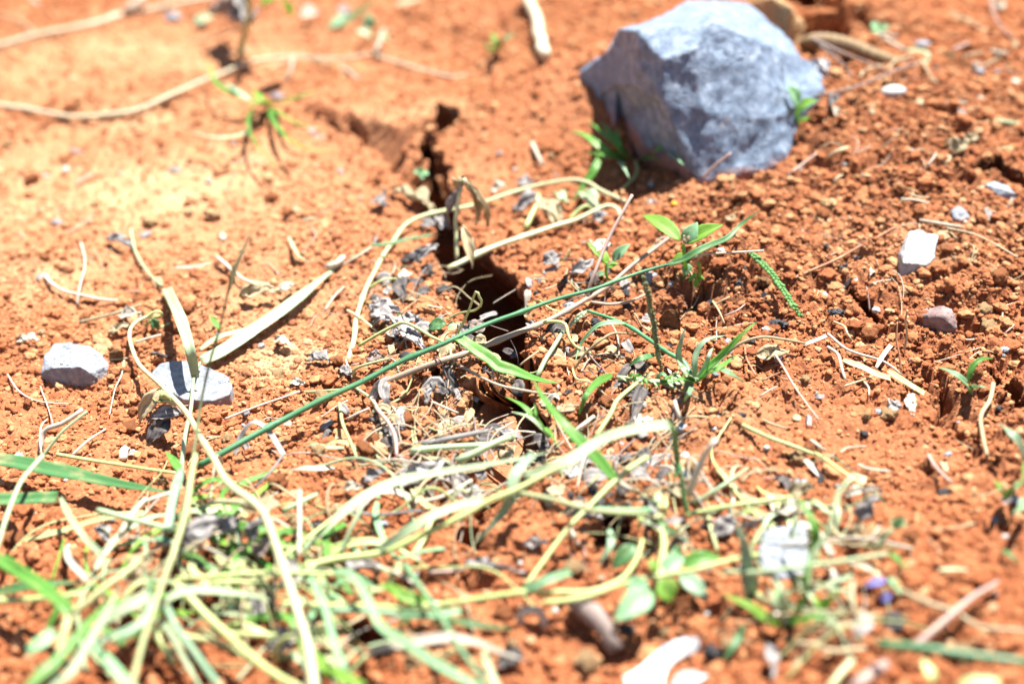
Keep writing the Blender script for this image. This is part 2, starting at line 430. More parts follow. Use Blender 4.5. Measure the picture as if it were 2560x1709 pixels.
def plant_material(name, c0, c1, c2=None, trans=.35, rough=.5, stria=14, blotch=None, along=None, age=(.46, .37, .20)):
    """c0..c1 streaks along the length; along = colour at the far end"""
    m, n, l, bs = new_mat(name)
    uv = nd(n, 'ShaderNodeUVMap', uv_map='UVMap')
    sep = n.new('ShaderNodeSeparateXYZ'); l.new(uv.outputs[0], sep.inputs[0])
    mp = n.new('ShaderNodeMapping'); mp.inputs['Scale'].default_value = (stria, 1.5, 1)
    l.new(uv.outputs[0], mp.inputs[0])
    tc = n.new('ShaderNodeTexCoord')
    ad = nd(n, 'ShaderNodeVectorMath', operation='ADD')
    oi = n.new('ShaderNodeObjectInfo')
    l.new(mp.outputs[0], ad.inputs[0]); l.new(oi.outputs['Random'], ad.inputs[1])
    t = nd(n, 'ShaderNodeTexNoise'); t.inputs['Scale'].default_value = 1.6; t.inputs['Detail'].default_value = 4
    l.new(ad.outputs[0], t.inputs['Vector'])
    r = ramp(n, [(.32, c0), (.68, c1)])
    l.new(t.outputs['Fac'], r.inputs[0])
    c = r.outputs[0]
    if along:
        rr = ramp(n, [(.15, (0, 0, 0)), (.85, (1, 1, 1))])
        l.new(sep.outputs[1], rr.inputs[0])
        c = mixc(n, l, rr.outputs[0], c, along)
    t2 = nd(n, 'ShaderNodeTexNoise'); t2.inputs['Scale'].default_value = 320; t2.inputs['Detail'].default_value = 4
    l.new(tc.outputs['Object'], t2.inputs['Vector'])
    b = ramp(n, [(.60, (0, 0, 0)), (.70, (1, 1, 1))])
    l.new(t2.outputs['Fac'], b.inputs[0])
    c = mixc(n, l, math2(n, l, 'MULTIPLY', b.outputs[0], .55), c, blotch or tuple(x * .6 for x in c0))
    mp2 = n.new('ShaderNodeMapping'); mp2.inputs['Scale'].default_value = (1.2, 5, 1)
    l.new(uv.outputs[0], mp2.inputs[0])
    ad2 = nd(n, 'ShaderNodeVectorMath', operation='ADD')
    l.new(mp2.outputs[0], ad2.inputs[0]); l.new(math2(n, l, 'MULTIPLY', oi.outputs['Random'], 37.0), ad2.inputs[1])
    t3 = nd(n, 'ShaderNodeTexNoise'); t3.inputs['Scale'].default_value = 1.3; t3.inputs['Detail'].default_value = 5; t3.inputs['Roughness'].default_value = .65
    l.new(ad2.outputs[0], t3.inputs['Vector'])
    b3 = ramp(n, [(.52, (0, 0, 0)), (.72, (1, 1, 1))])
    l.new(t3.outputs['Fac'], b3.inputs[0])
    c = mixc(n, l, math2(n, l, 'MULTIPLY', b3.outputs[0], .6), c, age)
    hv = nd(n, 'ShaderNodeHueSaturation')
    l.new(math2(n, l, 'ADD', math2(n, l, 'MULTIPLY', oi.outputs['Random'], .35), .83), hv.inputs['Value'])
    l.new(c, hv.inputs['Color']); c = hv.outputs[0]
    l.new(c, bs.inputs['Base Color'])
    bs.inputs['Roughness'].default_value = rough
    bs.inputs['Specular IOR Level'].default_value = .45
    bp = n.new('ShaderNodeBump'); bp.inputs['Strength'].default_value = .45; bp.inputs['Distance'].default_value = .0003
    l.new(t.outputs['Fac'], bp.inputs['Height']); l.new(bp.outputs[0], bs.inputs['Normal'])
    if trans:
        tl = n.new('ShaderNodeBsdfTranslucent')
        gm = nd(n, 'ShaderNodeGamma'); gm.inputs[1].default_value = .8
        l.new(c, gm.inputs[0]); l.new(gm.outputs[0], tl.inputs[0])
        mx = n.new('ShaderNodeMixShader'); mx.inputs[0].default_value = trans
        l.new(bs.outputs[0], mx.inputs[1]); l.new(tl.outputs[0], mx.inputs[2])
        l.new(mx.outputs[0], n['Material Output'].inputs[0])
    return m
M['stem_green'] = plant_material('green_stem', (.035, .15, .065), (.075, .25, .115), trans=0, rough=.42, stria=6, age=(.16, .26, .10))
M['leaf_green'] = plant_material('bright_green_blade', (.10, .31, .045), (.20, .46, .095), trans=.46, rough=.38)
M['leaf_deep'] = plant_material('deep_green_blade', (.045, .15, .05), (.11, .27, .095), trans=.3, rough=.38, blotch=(.25, .17, .08))
M['leaf_blue'] = plant_material('bluish_green_blade', (.20, .37, .22), (.38, .53, .36), trans=.3, rough=.38)
M['leaf_fade'] = plant_material('fading_green_blade', (.29, .43, .22), (.53, .62, .42), trans=.28, rough=.38, stria=22, blotch=(.36, .38, .25), age=(.42, .46, .24))
M['leaf_lime'] = plant_material('lime_leaf', (.19, .42, .05), (.33, .56, .10), trans=.5, stria=5, blotch=(.10, .20, .02), age=(.36, .46, .16))
M['leaf_mint'] = plant_material('mint_leaf', (.20, .43, .21), (.34, .54, .33), trans=.4, stria=5, age=(.36, .46, .16))
M['stem_lime'] = plant_material('yellow_green_stem', (.28, .36, .11), (.44, .49, .22), trans=0, rough=.5, stria=6, blotch=(.25, .2, .08))
M['vine_pale'] = plant_material('pale_yellow_vine', (.44, .46, .22), (.58, .58, .38), trans=0, rough=.5, stria=6, blotch=(.32, .24, .1))
M['grass_tan'] = plant_material('half_dried_grass', (.30, .36, .14), (.50, .53, .28), trans=.2, stria=14, blotch=(.3, .2, .1))
M['straw'] = plant_material('straw', (.33, .25, .13), (.52, .43, .28), trans=.12, rough=.6, stria=12, blotch=(.25, .15, .07))
M['straw_white'] = plant_material('bleached_straw', (.44, .39, .30), (.58, .54, .46), trans=.12, rough=.6, stria=12, blotch=(.35, .25, .16))
M['stem_purple'] = plant_material('purplish_stem', (.24, .13, .14), (.44, .40, .25), trans=0, rough=.5, stria=9, blotch=(.20, .08, .10))
M['stem_pink'] = plant_material('pinkish_dry_stem', (.32, .20, .18), (.45, .33, .28), trans=0, rough=.6, stria=8)
M['needle'] = plant_material('rusty_needle', (.20, .075, .035), (.33, .15, .08), trans=0, rough=.55, stria=6)
M['dead_grey'] = plant_material('withered_grey_leaf', (.15, .14, .14), (.42, .40, .39), trans=.15, rough=.75, stria=4, blotch=(.05, .04, .04), age=(.24, .17, .12))
M['dead_tan'] = plant_material('withered_tan_leaf', (.30, .23, .12), (.56, .47, .30), trans=.2, rough=.7, stria=5, blotch=(.16, .10, .05))
M['dead_black'] = plant_material('blackened_leaf', (.018, .016, .018), (.10, .09, .09), trans=.05, rough=.7, stria=4, age=(.24, .17, .12))
M['bark'] = plant_material('bark', (.12, .085, .07), (.28, .22, .20), trans=0, rough=.8, stria=9, age=(.24, .17, .12))
M['wood'] = plant_material('pale_wood', (.42, .36, .24), (.56, .50, .38), trans=0, rough=.7, stria=8, blotch=(.36, .22, .1))
M['pod'] = plant_material('ridged_pod', (.16, .10, .05), (.30, .22, .12), trans=0, rough=.8, stria=7, blotch=(.12, .12, .03), age=(.24, .17, .12))
M['spike'] = plant_material('green_seed_spike', (.050, .17, .035), (.11, .27, .07), trans=.1, rough=.6, stria=6, blotch=(.08, .06, .05), age=(.20, .18, .09))
M['spike_brown'] = plant_material('browning_seed_spike', (.10, .13, .05), (.22, .24, .11), trans=.1, rough=.6, stria=6, blotch=(.10, .06, .05), age=(.20, .18, .09))

# ---------------------------------------------------------------- object helpers
def tag(o, label=None, cat=None, group=None, kind=None):
    if label: o['label'] = label
    if cat: o['category'] = cat
    if group: o['group'] = group
    if kind: o['kind'] = kind
    return o
def link(name, me, mat, parent=None, origin=None):
    """one mesh object; its origin goes to `origin` (or the parent's)"""
    o = bpy.data.objects.new(name, me)
    COL.objects.link(o)
    if mat is not None:
        me.materials.append(mat)
    if parent is not None:
        o.parent = parent
        off, q = Vector(), parent
        while q is not None:
            off += q.location; q = q.parent
        me.transform(Matrix.Translation(-off))
    elif origin is not None:
        me.transform(Matrix.Translation(-Vector(origin)))
        o.location = origin
    return o
def empty(name, loc, label, cat, group=None):
    e = bpy.data.objects.new(name, None)
    COL.objects.link(e)
    e.empty_display_size = .01
    e.location = loc
    return tag(e, label, cat, group)
def mesh_from(name, V, F, UV=None, smooth=True):
    me = bpy.data.meshes.new(name)
    me.from_pydata([tuple(v) for v in V], [], F)
    if UV is not None:
        lay = me.uv_layers.new(name='UVMap')
        for lp in me.loops:
            lay.data[lp.index].uv = UV[lp.vertex_index]
    me.polygons.foreach_set('use_smooth', [smooth] * len(me.polygons))
    me.update()
    return me

g = link('ground', grid_mesh('ground', XX + OX, YY + OY, ZZ), SOIL)
tag(g, 'cracked crumbly red soil ground', None, None, 'structure')
for nm, arr in (('pale', PAL), ('dark', DRK), ('bleach', BLE)):
    a = g.data.attributes.new(nm, 'FLOAT', 'POINT')
    a.data.foreach_set('value', arr.reshape(-1).astype(np.float32))

# ---------------------------------------------------------------- loose crumbs (uncountable)
def crumb_tree(vs, name, mat, subdiv):
    t = bpy.data.node_groups.new(name, 'GeometryNodeTree')
    t.interface.new_socket('Geometry', in_out='INPUT', socket_type='NodeSocketGeometry')
    t.interface.new_socket('Geometry', in_out='OUTPUT', socket_type='NodeSocketGeometry')
    n, l = t.nodes, t.links
    gi, go = n.new('NodeGroupInput'), n.new('NodeGroupOutput')
    gti = n.new('GeometryNodeGeometryToInstance')
    for k in range(vs):
        ico = n.new('GeometryNodeMeshIcoSphere'); ico.inputs['Radius'].default_value = 1; ico.inputs['Subdivisions'].default_value = subdiv
        pos = n.new('GeometryNodeInputPosition')
        ad = n.new('ShaderNodeVectorMath'); ad.operation = 'ADD'; ad.inputs[1].default_value = (k * 7.1, k * 3.3, 1.7 * k)
        l.new(pos.outputs[0], ad.inputs[0])
        tx = n.new('ShaderNodeTexNoise'); tx.inputs['Scale'].default_value = 1.1 + .25 * k; tx.inputs['Detail'].default_value = 3; tx.inputs['Roughness'].default_value = .6
        l.new(ad.outputs[0], tx.inputs['Vector'])
        mu = n.new('ShaderNodeMath'); mu.operation = 'MULTIPLY_ADD'; mu.inputs[1].default_value = 2.1; mu.inputs[2].default_value = -1.05
        l.new(tx.outputs[0], mu.inputs[0])
        sc = n.new('ShaderNodeVectorMath'); sc.operation = 'SCALE'
        l.new(pos.outputs[0], sc.inputs[0]); l.new(mu.outputs[0], sc.inputs['Scale'])
        sp = n.new('GeometryNodeSetPosition'); l.new(ico.outputs[0], sp.inputs[0]); l.new(sc.outputs[0], sp.inputs['Offset'])
        sm = n.new('GeometryNodeSetMaterial'); sm.inputs['Material'].default_value = mat; l.new(sp.outputs[0], sm.inputs[0])
        ss = n.new('GeometryNodeSetShadeSmooth'); l.new(sm.outputs[0], ss.inputs[0])
        l.new(ss.outputs[0], gti.inputs[0])
    iop = n.new('GeometryNodeInstanceOnPoints'); iop.inputs['Pick Instance'].default_value = True
    def na(nm, ty):
        x = n.new('GeometryNodeInputNamedAttribute'); x.data_type = ty; x.inputs[0].default_value = nm
        return x.outputs[0]
    l.new(gi.outputs[0], iop.inputs['Points']); l.new(gti.outputs[0], iop.inputs['Instance'])
    l.new(na('pick', 'INT'), iop.inputs['Instance Index'])
    l.new(na('siz', 'FLOAT_VECTOR'), iop.inputs['Scale'])
    l.new(na('turn', 'FLOAT_VECTOR'), iop.inputs['Rotation'])
    l.new(iop.outputs[0], go.inputs[0])
    return t
def terrain_at(x, y):
    i = np.clip(np.searchsorted(GX, x) - 1, 0, len(GX) - 2); j = np.clip(np.searchsorted(GY, y) - 1, 0, len(GY) - 2)
    a = (x - GX[i]) / (GX[i + 1] - GX[i]); b = (y - GY[j]) / (GY[j + 1] - GY[j])
    def bi(A):
        return (A[j, i] * (1 - a) + A[j, i + 1] * a) * (1 - b) + (A[j + 1, i] * (1 - a) + A[j + 1, i + 1] * a) * b
    return bi(ZZ), bi(PAL), bi(DRK), bi(SMO), bi(BLE)
def scatter(name, label, n, rmed, rsig, rmax, seed, sparse, flat=.8):
    rg = np.random.default_rng(seed)
    x, y = rg.uniform(-.40, .41, n), rg.uniform(.29, 1.10, n)
    z, pa, da, sm, bl = terrain_at(x, y)
    cl = np.clip(fbm(x, y, 24, 3, 90) * 3 + .65 + .5 * da, .3, 1)
    keep = rg.random(n) < cl * (1 - sparse * sm) * (1 - .9 * (z < base(x, y) - .006))
    x, y, z, pa, da, bl = x[keep], y[keep], z[keep], pa[keep], da[keep], bl[keep]
    n = len(x)
    r = np.minimum(rmed * np.exp(rg.normal(0, rsig, n)) * (1 + .25 * da), rmax)
    me = bpy.data.meshes.new(name)
    me.vertices.add(n)
    me.vertices.foreach_set('co', np.stack([x, y, z + r * .22], -1).reshape(-1).astype(np.float32))
    def at(nm, ty, arr, key='value'):
        a = me.attributes.new(nm, ty, 'POINT'); a.data.foreach_set(key, arr)
    siz = np.stack([r * rg.uniform(.8, 1.25, n), r * rg.uniform(.8, 1.25, n), r * rg.uniform(.6, 1.0, n) * flat], -1)
    at('siz', 'FLOAT_VECTOR', siz.reshape(-1).astype(np.float32), 'vector')
    at('turn', 'FLOAT_VECTOR', np.stack([rg.uniform(-.4, .4, n), rg.uniform(-.4, .4, n), rg.uniform(0, 6.28, n)], -1).reshape(-1).astype(np.float32), 'vector')
    at('pick', 'INT', rg.integers(0, 6, n).astype(np.int32))
    at('tint', 'FLOAT', rg.beta(2.2, 1.9, n).astype(np.float32))
    at('pale', 'FLOAT', pa.astype(np.float32)); at('dark', 'FLOAT', da.astype(np.float32)); at('bleach', 'FLOAT', bl.astype(np.float32))
    o = bpy.data.objects.new(name, me); COL.objects.link(o)
    me.materials.append(CRUMB)
    md = o.modifiers.new('crumbs', 'NODES'); md.node_group = crumb_tree(6, name, CRUMB, 1 if rmax < .001 else 2 if rmax < .003 else 3)
    return tag(o, label, 'soil crumbs', None, 'stuff')
scatter('soil_crumbs', 'fine red soil crumbs covering the ground', 250000, .00064, .42, .0020, 5, .82)
scatter('soil_crumbs', 'finest red grit between the soil crumbs', 150000, .00036, .3, .0008, 8, .5)
scatter('soil_crumbs', 'coarser red soil crumbs strewn over the ground', 22000, .0015, .36, .0036, 6, .92)

# ---------------------------------------------------------------- builders
def curve(Q, step):
    """Catmull-Rom through Q; returns points and running length fractions"""
    Q = [Vector(q) for q in Q]
    if len(Q) == 2:
        Q = [Q[0], (Q[0] + Q[1]) / 2, Q[1]]
    E = [Q[0] * 2 - Q[1]] + Q + [Q[-1] * 2 - Q[-2]]
    out = []
    for i in range(1, len(E) - 2):
        a, b, c, d = E[i - 1:i + 3]
        n = max(2, min(14, int((c - b).length / step)))
        for k in range(n):
            t = k / n
            out.append(.5 * (2 * b + (c - a) * t + (2 * a - 5 * b + 4 * c - d) * t * t + (3 * b - a - 3 * c + d) * t ** 3))
    out.append(Q[-1])
    L = [0]
    for p, q in zip(out[:-1], out[1:]):
        L.append(L[-1] + (q - p).length)
    return out, [x / (L[-1] or 1) for x in L], L[-1]
def tangents(C):
    return [(C[min(i + 1, len(C) - 1)] - C[max(i - 1, 0)]).normalized() for i in range(len(C))]
def trace(c, pts, h):
    R = []
    for p in pts:
        cc = c
        if isinstance(p[0], str):
            cc, p = p[0], p[1:]
        R.append(P(cc, p[0], p[1], p[2] if len(p) > 2 else h))
    return R
def tube_mesh(name, Q, r, tip=.7, seg=8, nodes=(), wob=.08, base_r=1.0):
    C, T, L = curve(Q, max(r * 2.2, .0012))
    kd = random.random() * 40
    C = [p + mnoise.noise_vector(Vector((t * L * 38, kd, 2))) * (r * .7) for p, t in zip(C, T)]
    tn = tangents(C)
    nv = tn[0].cross(Vector((.3, .2, 1))).normalized()
    V, F, UV = [], [], []
    sd = random.random() * 50
    for i, (p, t) in enumerate(zip(C, T)):
        nv = (nv - tn[i] * nv.dot(tn[i])).normalized()
        bv = tn[i].cross(nv)
        rr = r * (base_r + (tip - base_r) * t) * (1 + wob * mnoise.noise(Vector((t * L * 160, sd, 0))))
        for nn in nodes:
            rr *= 1 + .38 * math.exp(-((t - nn) * L / (r * 1.6)) ** 2)
        for k in range(seg):
            a = 2 * math.pi * k / seg
            V.append(p + (nv * math.cos(a) + bv * math.sin(a)) * rr)
            UV.append((k / seg * .9, t))
    n = len(C)
    for i in range(n - 1):
        for k in range(seg):
            a, b = i * seg + k, i * seg + (k + 1) % seg
            F.append((a, b, b + seg, a + seg))
    F.append(tuple(range(seg))[::-1]); F.append(tuple(range((n - 1) * seg, n * seg)))
    return mesh_from(name, V, F, UV)
NREF = Vector((0.05, -.45, .88)).normalized()
def blade_mesh(name, Q, wd, end='point', fold=.25, nref=None, thick=.00022, ripple=.25, start=.55):
    C, T, L = curve(Q, max(wd * .35, .0012))
    tn = tangents(C)
    nref = nref or NREF
    V, F, UV = [], [], []
    sd = random.random() * 50
    us = (-1, -.6, -.2, 0, .2, .6, 1)
    m = len(us)
    for i, (p, t) in enumerate(zip(C, T)):
        s = tn[i].cross(nref)
        s = s.normalized() if s.length > 1e-4 else Vector((1, 0, 0))
        up = s.cross(tn[i]).normalized()
        tw = .5 * mnoise.noise(Vector((t * 2.2 + sd, sd, 1)))
        s, up = s * math.cos(tw) + up * math.sin(tw), up * math.cos(tw) - s * math.sin(tw)
        k = start + (1 - start) * min(1, t / .22)
        if end == 'point':
            k *= max(.03, min(1, (1 - t) / .55) ** .75)
        elif end == 'cut':
            k *= 1 - .12 * t
        k *= 1 + .12 * mnoise.noise(Vector((t * L * 70, sd + 9, 0)))
        hw = wd * .5 * k
        rows = []
        for u in us:
            e = 1 + .05 * mnoise.noise(Vector((t * L * 400, u * 3, sd)))
            z = fold * (abs(u) ** 1.3) * hw + ripple * hw * .35 * mnoise.noise(Vector((t * L * 60, u * 1.2, sd + 3)))
            rows.append(p + s * (u * hw * e) + up * z)
        for q in rows: V.append(q + up * thick * .5)
        for j, q in enumerate(rows): V.append(q - up * thick * (.5 if 0 < j < m - 1 else .2))
        for u in us + us: UV.append(((u + 1) / 2, t))
    n, w2 = len(C), 2 * m
    for i in range(n - 1):
        a, b = i * w2, (i + 1) * w2
        for j in range(m - 1):
            F.append((a + j, a + j + 1, b + j + 1, b + j))
            F.append((a + m + j + 1, a + m + j, b + m + j, b + m + j + 1))
        F.append((a + m, a, b, b + m)); F.append((a + m - 1, a + w2 - 1, b + w2 - 1, b + m - 1))
    for i in (0, n - 1):
        a = i * w2
        for j in range(m - 1):
            F.append((a + j, a + m + j, a + m + j + 1, a + j + 1))
    return mesh_from(name, V, F, UV)
def leaf_mesh(name, b, t, wd, bend=.1, teeth=0, fold=.25, crumple=0, nref=None, peak=.4):
    """broad leaf from base b to tip t"""
    b, t = Vector(b), Vector(t)
    ax = t - b; L = ax.length; ax.normalize()
    nref = nref or NREF
    s = ax.cross(nref).normalized(); up = s.cross(ax)
    NU, NV = 10, 18
    sd = random.random() * 60
    V, F, UV = [], [], []
    for side in (1, -1):
        for i in range(NV + 1):
            v = i / NV
            q = v ** (math.log(.5) / math.log(peak))
            hw = .5 * wd * math.sin(math.pi * min(max(q, .012), .988)) ** .85
            if teeth:
                hw *= 1 - .16 * ((v * teeth) % 1) * (v > .25)
            c = b + ax * (L * v) + up * (bend * L * 4 * v * (1 - v))
            for j in range(NU + 1):
                u = j / NU * 2 - 1
                p = c + s * (u * hw) + up * (fold * abs(u) * hw)
                if crumple:
                    nz = Vector((u * .9, v * 2.2, sd))
                    d = mnoise.noise_vector(nz * 1.5) + .5 * mnoise.noise_vector(nz * 3.4)
                    p = p + d * crumple * max(wd, L * .6)
                vein = .02 * wd * (math.cos(v * 22 + abs(u) * 5)) * abs(u) * (1 - abs(u))
                p = p + up * (vein + side * .00012)
                V.append(p); UV.append(((u + 1) / 2, v))
    W1 = NU + 1; off = W1 * (NV + 1)
    for i in range(NV):
        for j in range(NU):
            a = i * W1 + j
            F.append((a, a + 1, a + W1 + 1, a + W1))
            F.append((off + a + 1, off + a, off + a + W1, off + a + W1 + 1))
    rim = [j for j in range(NU)] + [i * W1 + NU for i in range(NV)] + [NV * W1 + j for j in range(NU, 0, -1)] + [i * W1 for i in range(NV, 0, -1)]
    for a, c2 in zip(rim, rim[1:] + rim[:1]):
        F.append((a, off + a, off + c2, c2))
    return mesh_from(name, V, F, UV)

USED = {}
def unique(label):
    if label in USED:
        print('DUP LABEL', label)
    USED[label] = 1
    return label
def stem(name, label, cat, c, pts, wpx, mat, h=3, group=None, parent=None, tip=.75, nodes=(), seg=8, wob=.08):
    Q = trace(c, pts, h)
    r = wpx * .5 * mpp(Q[len(Q) // 2], c) * (.85 if c in 'GHI' else 1)
    me = tube_mesh(name, Q, r, tip, seg, nodes, wob)
    o = link(name, me, M[mat], parent, Q[0])
    if label and parent is None: tag(o, unique(label), cat, group)
    elif label: o['label'] = label
    return o
def blade(name, label, cat, c, pts, wpx, mat, h=4, group=None, parent=None, end='point', **kw):
    Q = trace(c, pts, h)
    wd = wpx * mpp(Q[len(Q) // 2], c) * (.92 if c in 'GHI' else 1)
    me = blade_mesh(name, Q, wd, end, **kw)
    o = link(name, me, M[mat], parent, Q[0])
    if label and parent is None: tag(o, unique(label), cat, group)
    elif label: o['label'] = label
    return o
def leaf(name, label, cat, c, b, t, wpx, mat, h=8, parent=None, group=None, **kw):
    B_, T_ = trace(c, [b, t], h)
    wd = wpx * mpp((B_ + T_) / 2, c)
    o = link(name, leaf_mesh(name, B_, T_, wd, **kw), M[mat], parent, B_)
    if label and parent is None: tag(o, unique(label), cat, group)
    return o
def dead_leaf(label, c, b, t, wpx, mat, h=4, crumple=.22, group=None, parent=None, name='dead_leaf', **kw):
    kw.setdefault('fold', .35)
    return leaf(name, label, 'dead leaf', c, b, t, wpx, mat, h, parent, group, crumple=crumple, **kw)

def stone_from_points(name, label, cat, pts, mat, detail=.004, amp=.0007, fine=.0003, facet=True, parent=None, origin=None, group=None, smooth=2, faces=None):
    """angular stone: hull of the points, broken up with relief"""
    bm = bmesh.new()
    vs = [bm.verts.new(p) for p in pts]
    if faces:
        for f in faces: bm.faces.new([vs[i] for i in f])
        bmesh.ops.recalc_face_normals(bm, faces=bm.faces)
    else:
        bmesh.ops.convex_hull(bm, input=bm.verts)
    bmesh.ops.delete(bm, geom=[v for v in bm.verts if not v.link_faces], context='VERTS')
    bmesh.ops.triangulate(bm, faces=bm.faces)
    size = max((a.co - b.co).length for a in bm.verts for b in bm.verts)
    for _ in range(9):
        es = [e for e in bm.edges if e.calc_length() > detail]
        if not es or len(bm.faces) > 60000: break
        bmesh.ops.subdivide_edges(bm, edges=es, cuts=1, use_grid_fill=True)
        bmesh.ops.triangulate(bm, faces=[f for f in bm.faces if len(f.verts) > 3])
    for _ in range(smooth):
        bmesh.ops.smooth_vert(bm, verts=bm.verts, factor=.35, use_axis_x=True, use_axis_y=True, use_axis_z=True)
    bm.normal_update()
    sd = Vector((random.random() * 9, random.random() * 9, 0))
    mv = []
    for v in bm.verts:
        q = v.co / size
        k = amp * (mnoise.fractal(q * 4 + sd, 1, 2, 3)) + fine * (mnoise.fractal(q * 22 + sd, .7, 2, 4) - .6 * abs(mnoise.noise(q * 13 + sd)))
        mv.append(v.normal * k)
    for v, d in zip(bm.verts, mv): v.co += d
    me = bpy.data.meshes.new(name); bm.to_mesh(me); bm.free()
    me.polygons.foreach_set('use_smooth', [True] * len(me.polygons))
    o = link(name, me, M[mat], parent, origin or pts[0])
    if label: tag(o, unique(label), cat, group)
    return o
def stone(name, label, c, pts, mat, bury=3, **kw):
    """pts: window outline with heights in mm; feet go down into the soil"""
    Q = trace(c, pts, 0)
    A = list(Q)
    cx = sum((q for q in Q), Vector()) / len(Q)
    for q in Q:
        f = cx + (q - cx) * 1.03
        A.append(Vector((f.x, f.y, float(base(f.x, f.y)) - bury * .001)))
    return stone_from_points(name, label, 'stone', A, mat, origin=Vector((cx.x, cx.y, float(base(cx.x, cx.y)))), **kw)
def pebble_mesh(name, rx, ry, rz, amp=.18, sub=3, freq=1.3):
    bm = bmesh.new()
    bmesh.ops.create_icosphere(bm, subdivisions=sub, radius=1)
    sd = Vector((random.random() * 90, random.random() * 90, 3))
    for v in bm.verts:
        k = 1 + amp * mnoise.fractal(v.co * freq + sd, .9, 2, 4)
        v.co = Vector((v.co.x * rx, v.co.y * ry, v.co.z * rz)) * k
    me = bpy.data.meshes.new(name); bm.to_mesh(me); bm.free()
    me.polygons.foreach_set('use_smooth', [True] * len(me.polygons))
    return me
def pebble(name, label, cat, c, x0, y0, x1, y1, mat, amp=.18, group=None, sub=3, sink=.5, turn=0):
    p = P(c, (x0 + x1) / 2, (y0 + y1) / 2, 0)
    k = mpp(p, c)
    rx = (x1 - x0) * .5 * k; hh = (y1 - y0) * .5 * k
    rz = min(max(hh * .85, .4 * rx), 1.15 * rx); ry = min(max(hh, .6 * rx), 1.1 * rx)
    p = P(c, (x0 + x1) / 2, (y0 + y1) / 2, rz * sink * 1000 + 1)
    rough = mat.startswith('clod') or mat == 'dark_pebble'
    o = link(name, pebble_mesh(name, rx, ry, rz, amp * (2.4 if rough else 1), 4 if rough else sub, 1.9 if rough else 1.3), M[mat])
    o.location = p; o.rotation_euler = (0, 0, turn)
    return tag(o, unique(label) if group is None else label, cat, group)

# ---------------------------------------------------------------- stones
BV = [(165, 610, 0), (380, 440, .740), (490, 250, .720), (640, 255, .688), (1150, 205, .684), (1270, 172, .685), (1550, 310, .692), (1730, 390, .702), (2010, 480, .730),
      (880, 125, .755), (1060, 15, .785), (1300, -3, .795), (1560, 20, .785), (1770, 200, .765), (1950, 340, .748), (400, 560, .728), (470, 715, .714), (600, 715, .690), (680, 580, .680),
      (860, 500, .669), (1130, 410, .671), (320, 795, 0), (1650, 620, .682), (1830, 740, .688), (1780, 1000, .671), (1750, 1420, 0), (2210, 580, 0), (2210, 760, 0), (1990, 1060, 0),
      (1900, 1340, 0), (540, 1000, 0), (690, 1300, 0), (1160, 1530, 0), (1400, 1470, 0), (1200, 950, .658), (860, 850, .662), (440, 830, 0)]
BF = [(2, 3, 9), (3, 4, 10, 9), (4, 5, 11, 10), (5, 6, 12, 11), (6, 7, 13, 12), (7, 8, 14, 13), (2, 1, 15, 16, 17, 18, 3), (1, 0, 21, 16, 15), (16, 21, 36, 17), (3, 18, 19, 20, 4), (4, 20, 5), (5, 20, 34, 22, 6),
      (20, 19, 35, 34), (19, 18, 17, 35), (17, 36, 30, 35), (35, 30, 31, 32, 34), (34, 32, 33), (34, 33, 25, 24), (34, 24, 23, 22), (6, 22, 7), (7, 22, 23, 8), (8, 23, 26), (23, 24, 27, 26), (24, 25, 29, 28, 27)]
LOOP = [0, 1, 2, 9, 10, 11, 12, 13, 14, 8, 26, 27, 28, 29, 25, 33, 32, 31, 30, 36, 21]
BV = [PD('R', *q) if q[2] else P('R', q[0], q[1], 3) for q in BV]
ctr = sum(BV, Vector()) / len(BV)
n0 = len(BV)
for i in LOOP:
    q = BV[i]
    BV.append(Vector((q.x, q.y, -.05)))
BF = BF + [(a, b, n0 + (k + 1) % len(LOOP), n0 + k) for k, (a, b) in enumerate(zip(LOOP, LOOP[1:] + LOOP[:1]))] + [tuple(range(n0, n0 + len(LOOP)))]
stone_from_points('boulder', 'large angular blue-grey boulder half sunk in the red soil', 'rock', BV, 'basalt', detail=.0022, amp=.0014, fine=.0008, smooth=0, origin=Vector((ctr.x, ctr.y, 0)), faces=BF)
stone('stone', 'grey stone with a lit top and dark chipped front, at the left edge', 'D',
      [(270, 990, 6), (300, 890, 9), (360, 795, 8), (480, 775, 7), (620, 815, 7), (700, 860, 5), (755, 930, 2), (740, 1000, 0), (705, 1045, 0), (540, 945, 11), (620, 985, 8), (360, 955, 10),
       (640, 1040, 0), (490, 1078, 0), (400, 1065, 0), (310, 1025, 1)], 'grey_stone', detail=.0012, amp=.0007, fine=.0004)
stone('stone', 'flat grey stone slab lying under the pale grass blade', 'D',
      [(1035, 990, 4), (1090, 925, 5), (1160, 908, 6), (1300, 905, 6), (1400, 950, 6), (1560, 1010, 5), (1588, 1080, 4), (1575, 1130, 4), (1450, 1178, 4), (1250, 1168, 4), (1120, 1092, 4), (1070, 1045, 4)],
      'grey_stone', detail=.0012, amp=.0005, fine=.0003)
stone('stone', 'whitish blocky stone chip on the bare soil at right', 'F',
      [(1565, 15, 12), (1640, 2, 12), (1760, 50, 11), (1738, 200, 9), (1690, 255, 8), (1520, 235, 9), (1535, 130, 11), (1690, 290, 2), (1510, 270, 3), (1490, 170, 5)],
      'white_chip', detail=.0012, amp=.0008, fine=.0004, bury=2)
stone('stone', 'purplish brown elongated stone below the whitish chip', 'F',
      [(1560, 590, 5), (1620, 565, 6), (1700, 545, 7), (1790, 520, 11), (1860, 545, 12), (1893, 600, 11), (1890, 680, 8), (1835, 735, 4), (1720, 682, 5), (1600, 640, 3), (1780, 600, 13)],
      'purple_stone', detail=.0012, amp=.0007, fine=.0003, smooth=9)
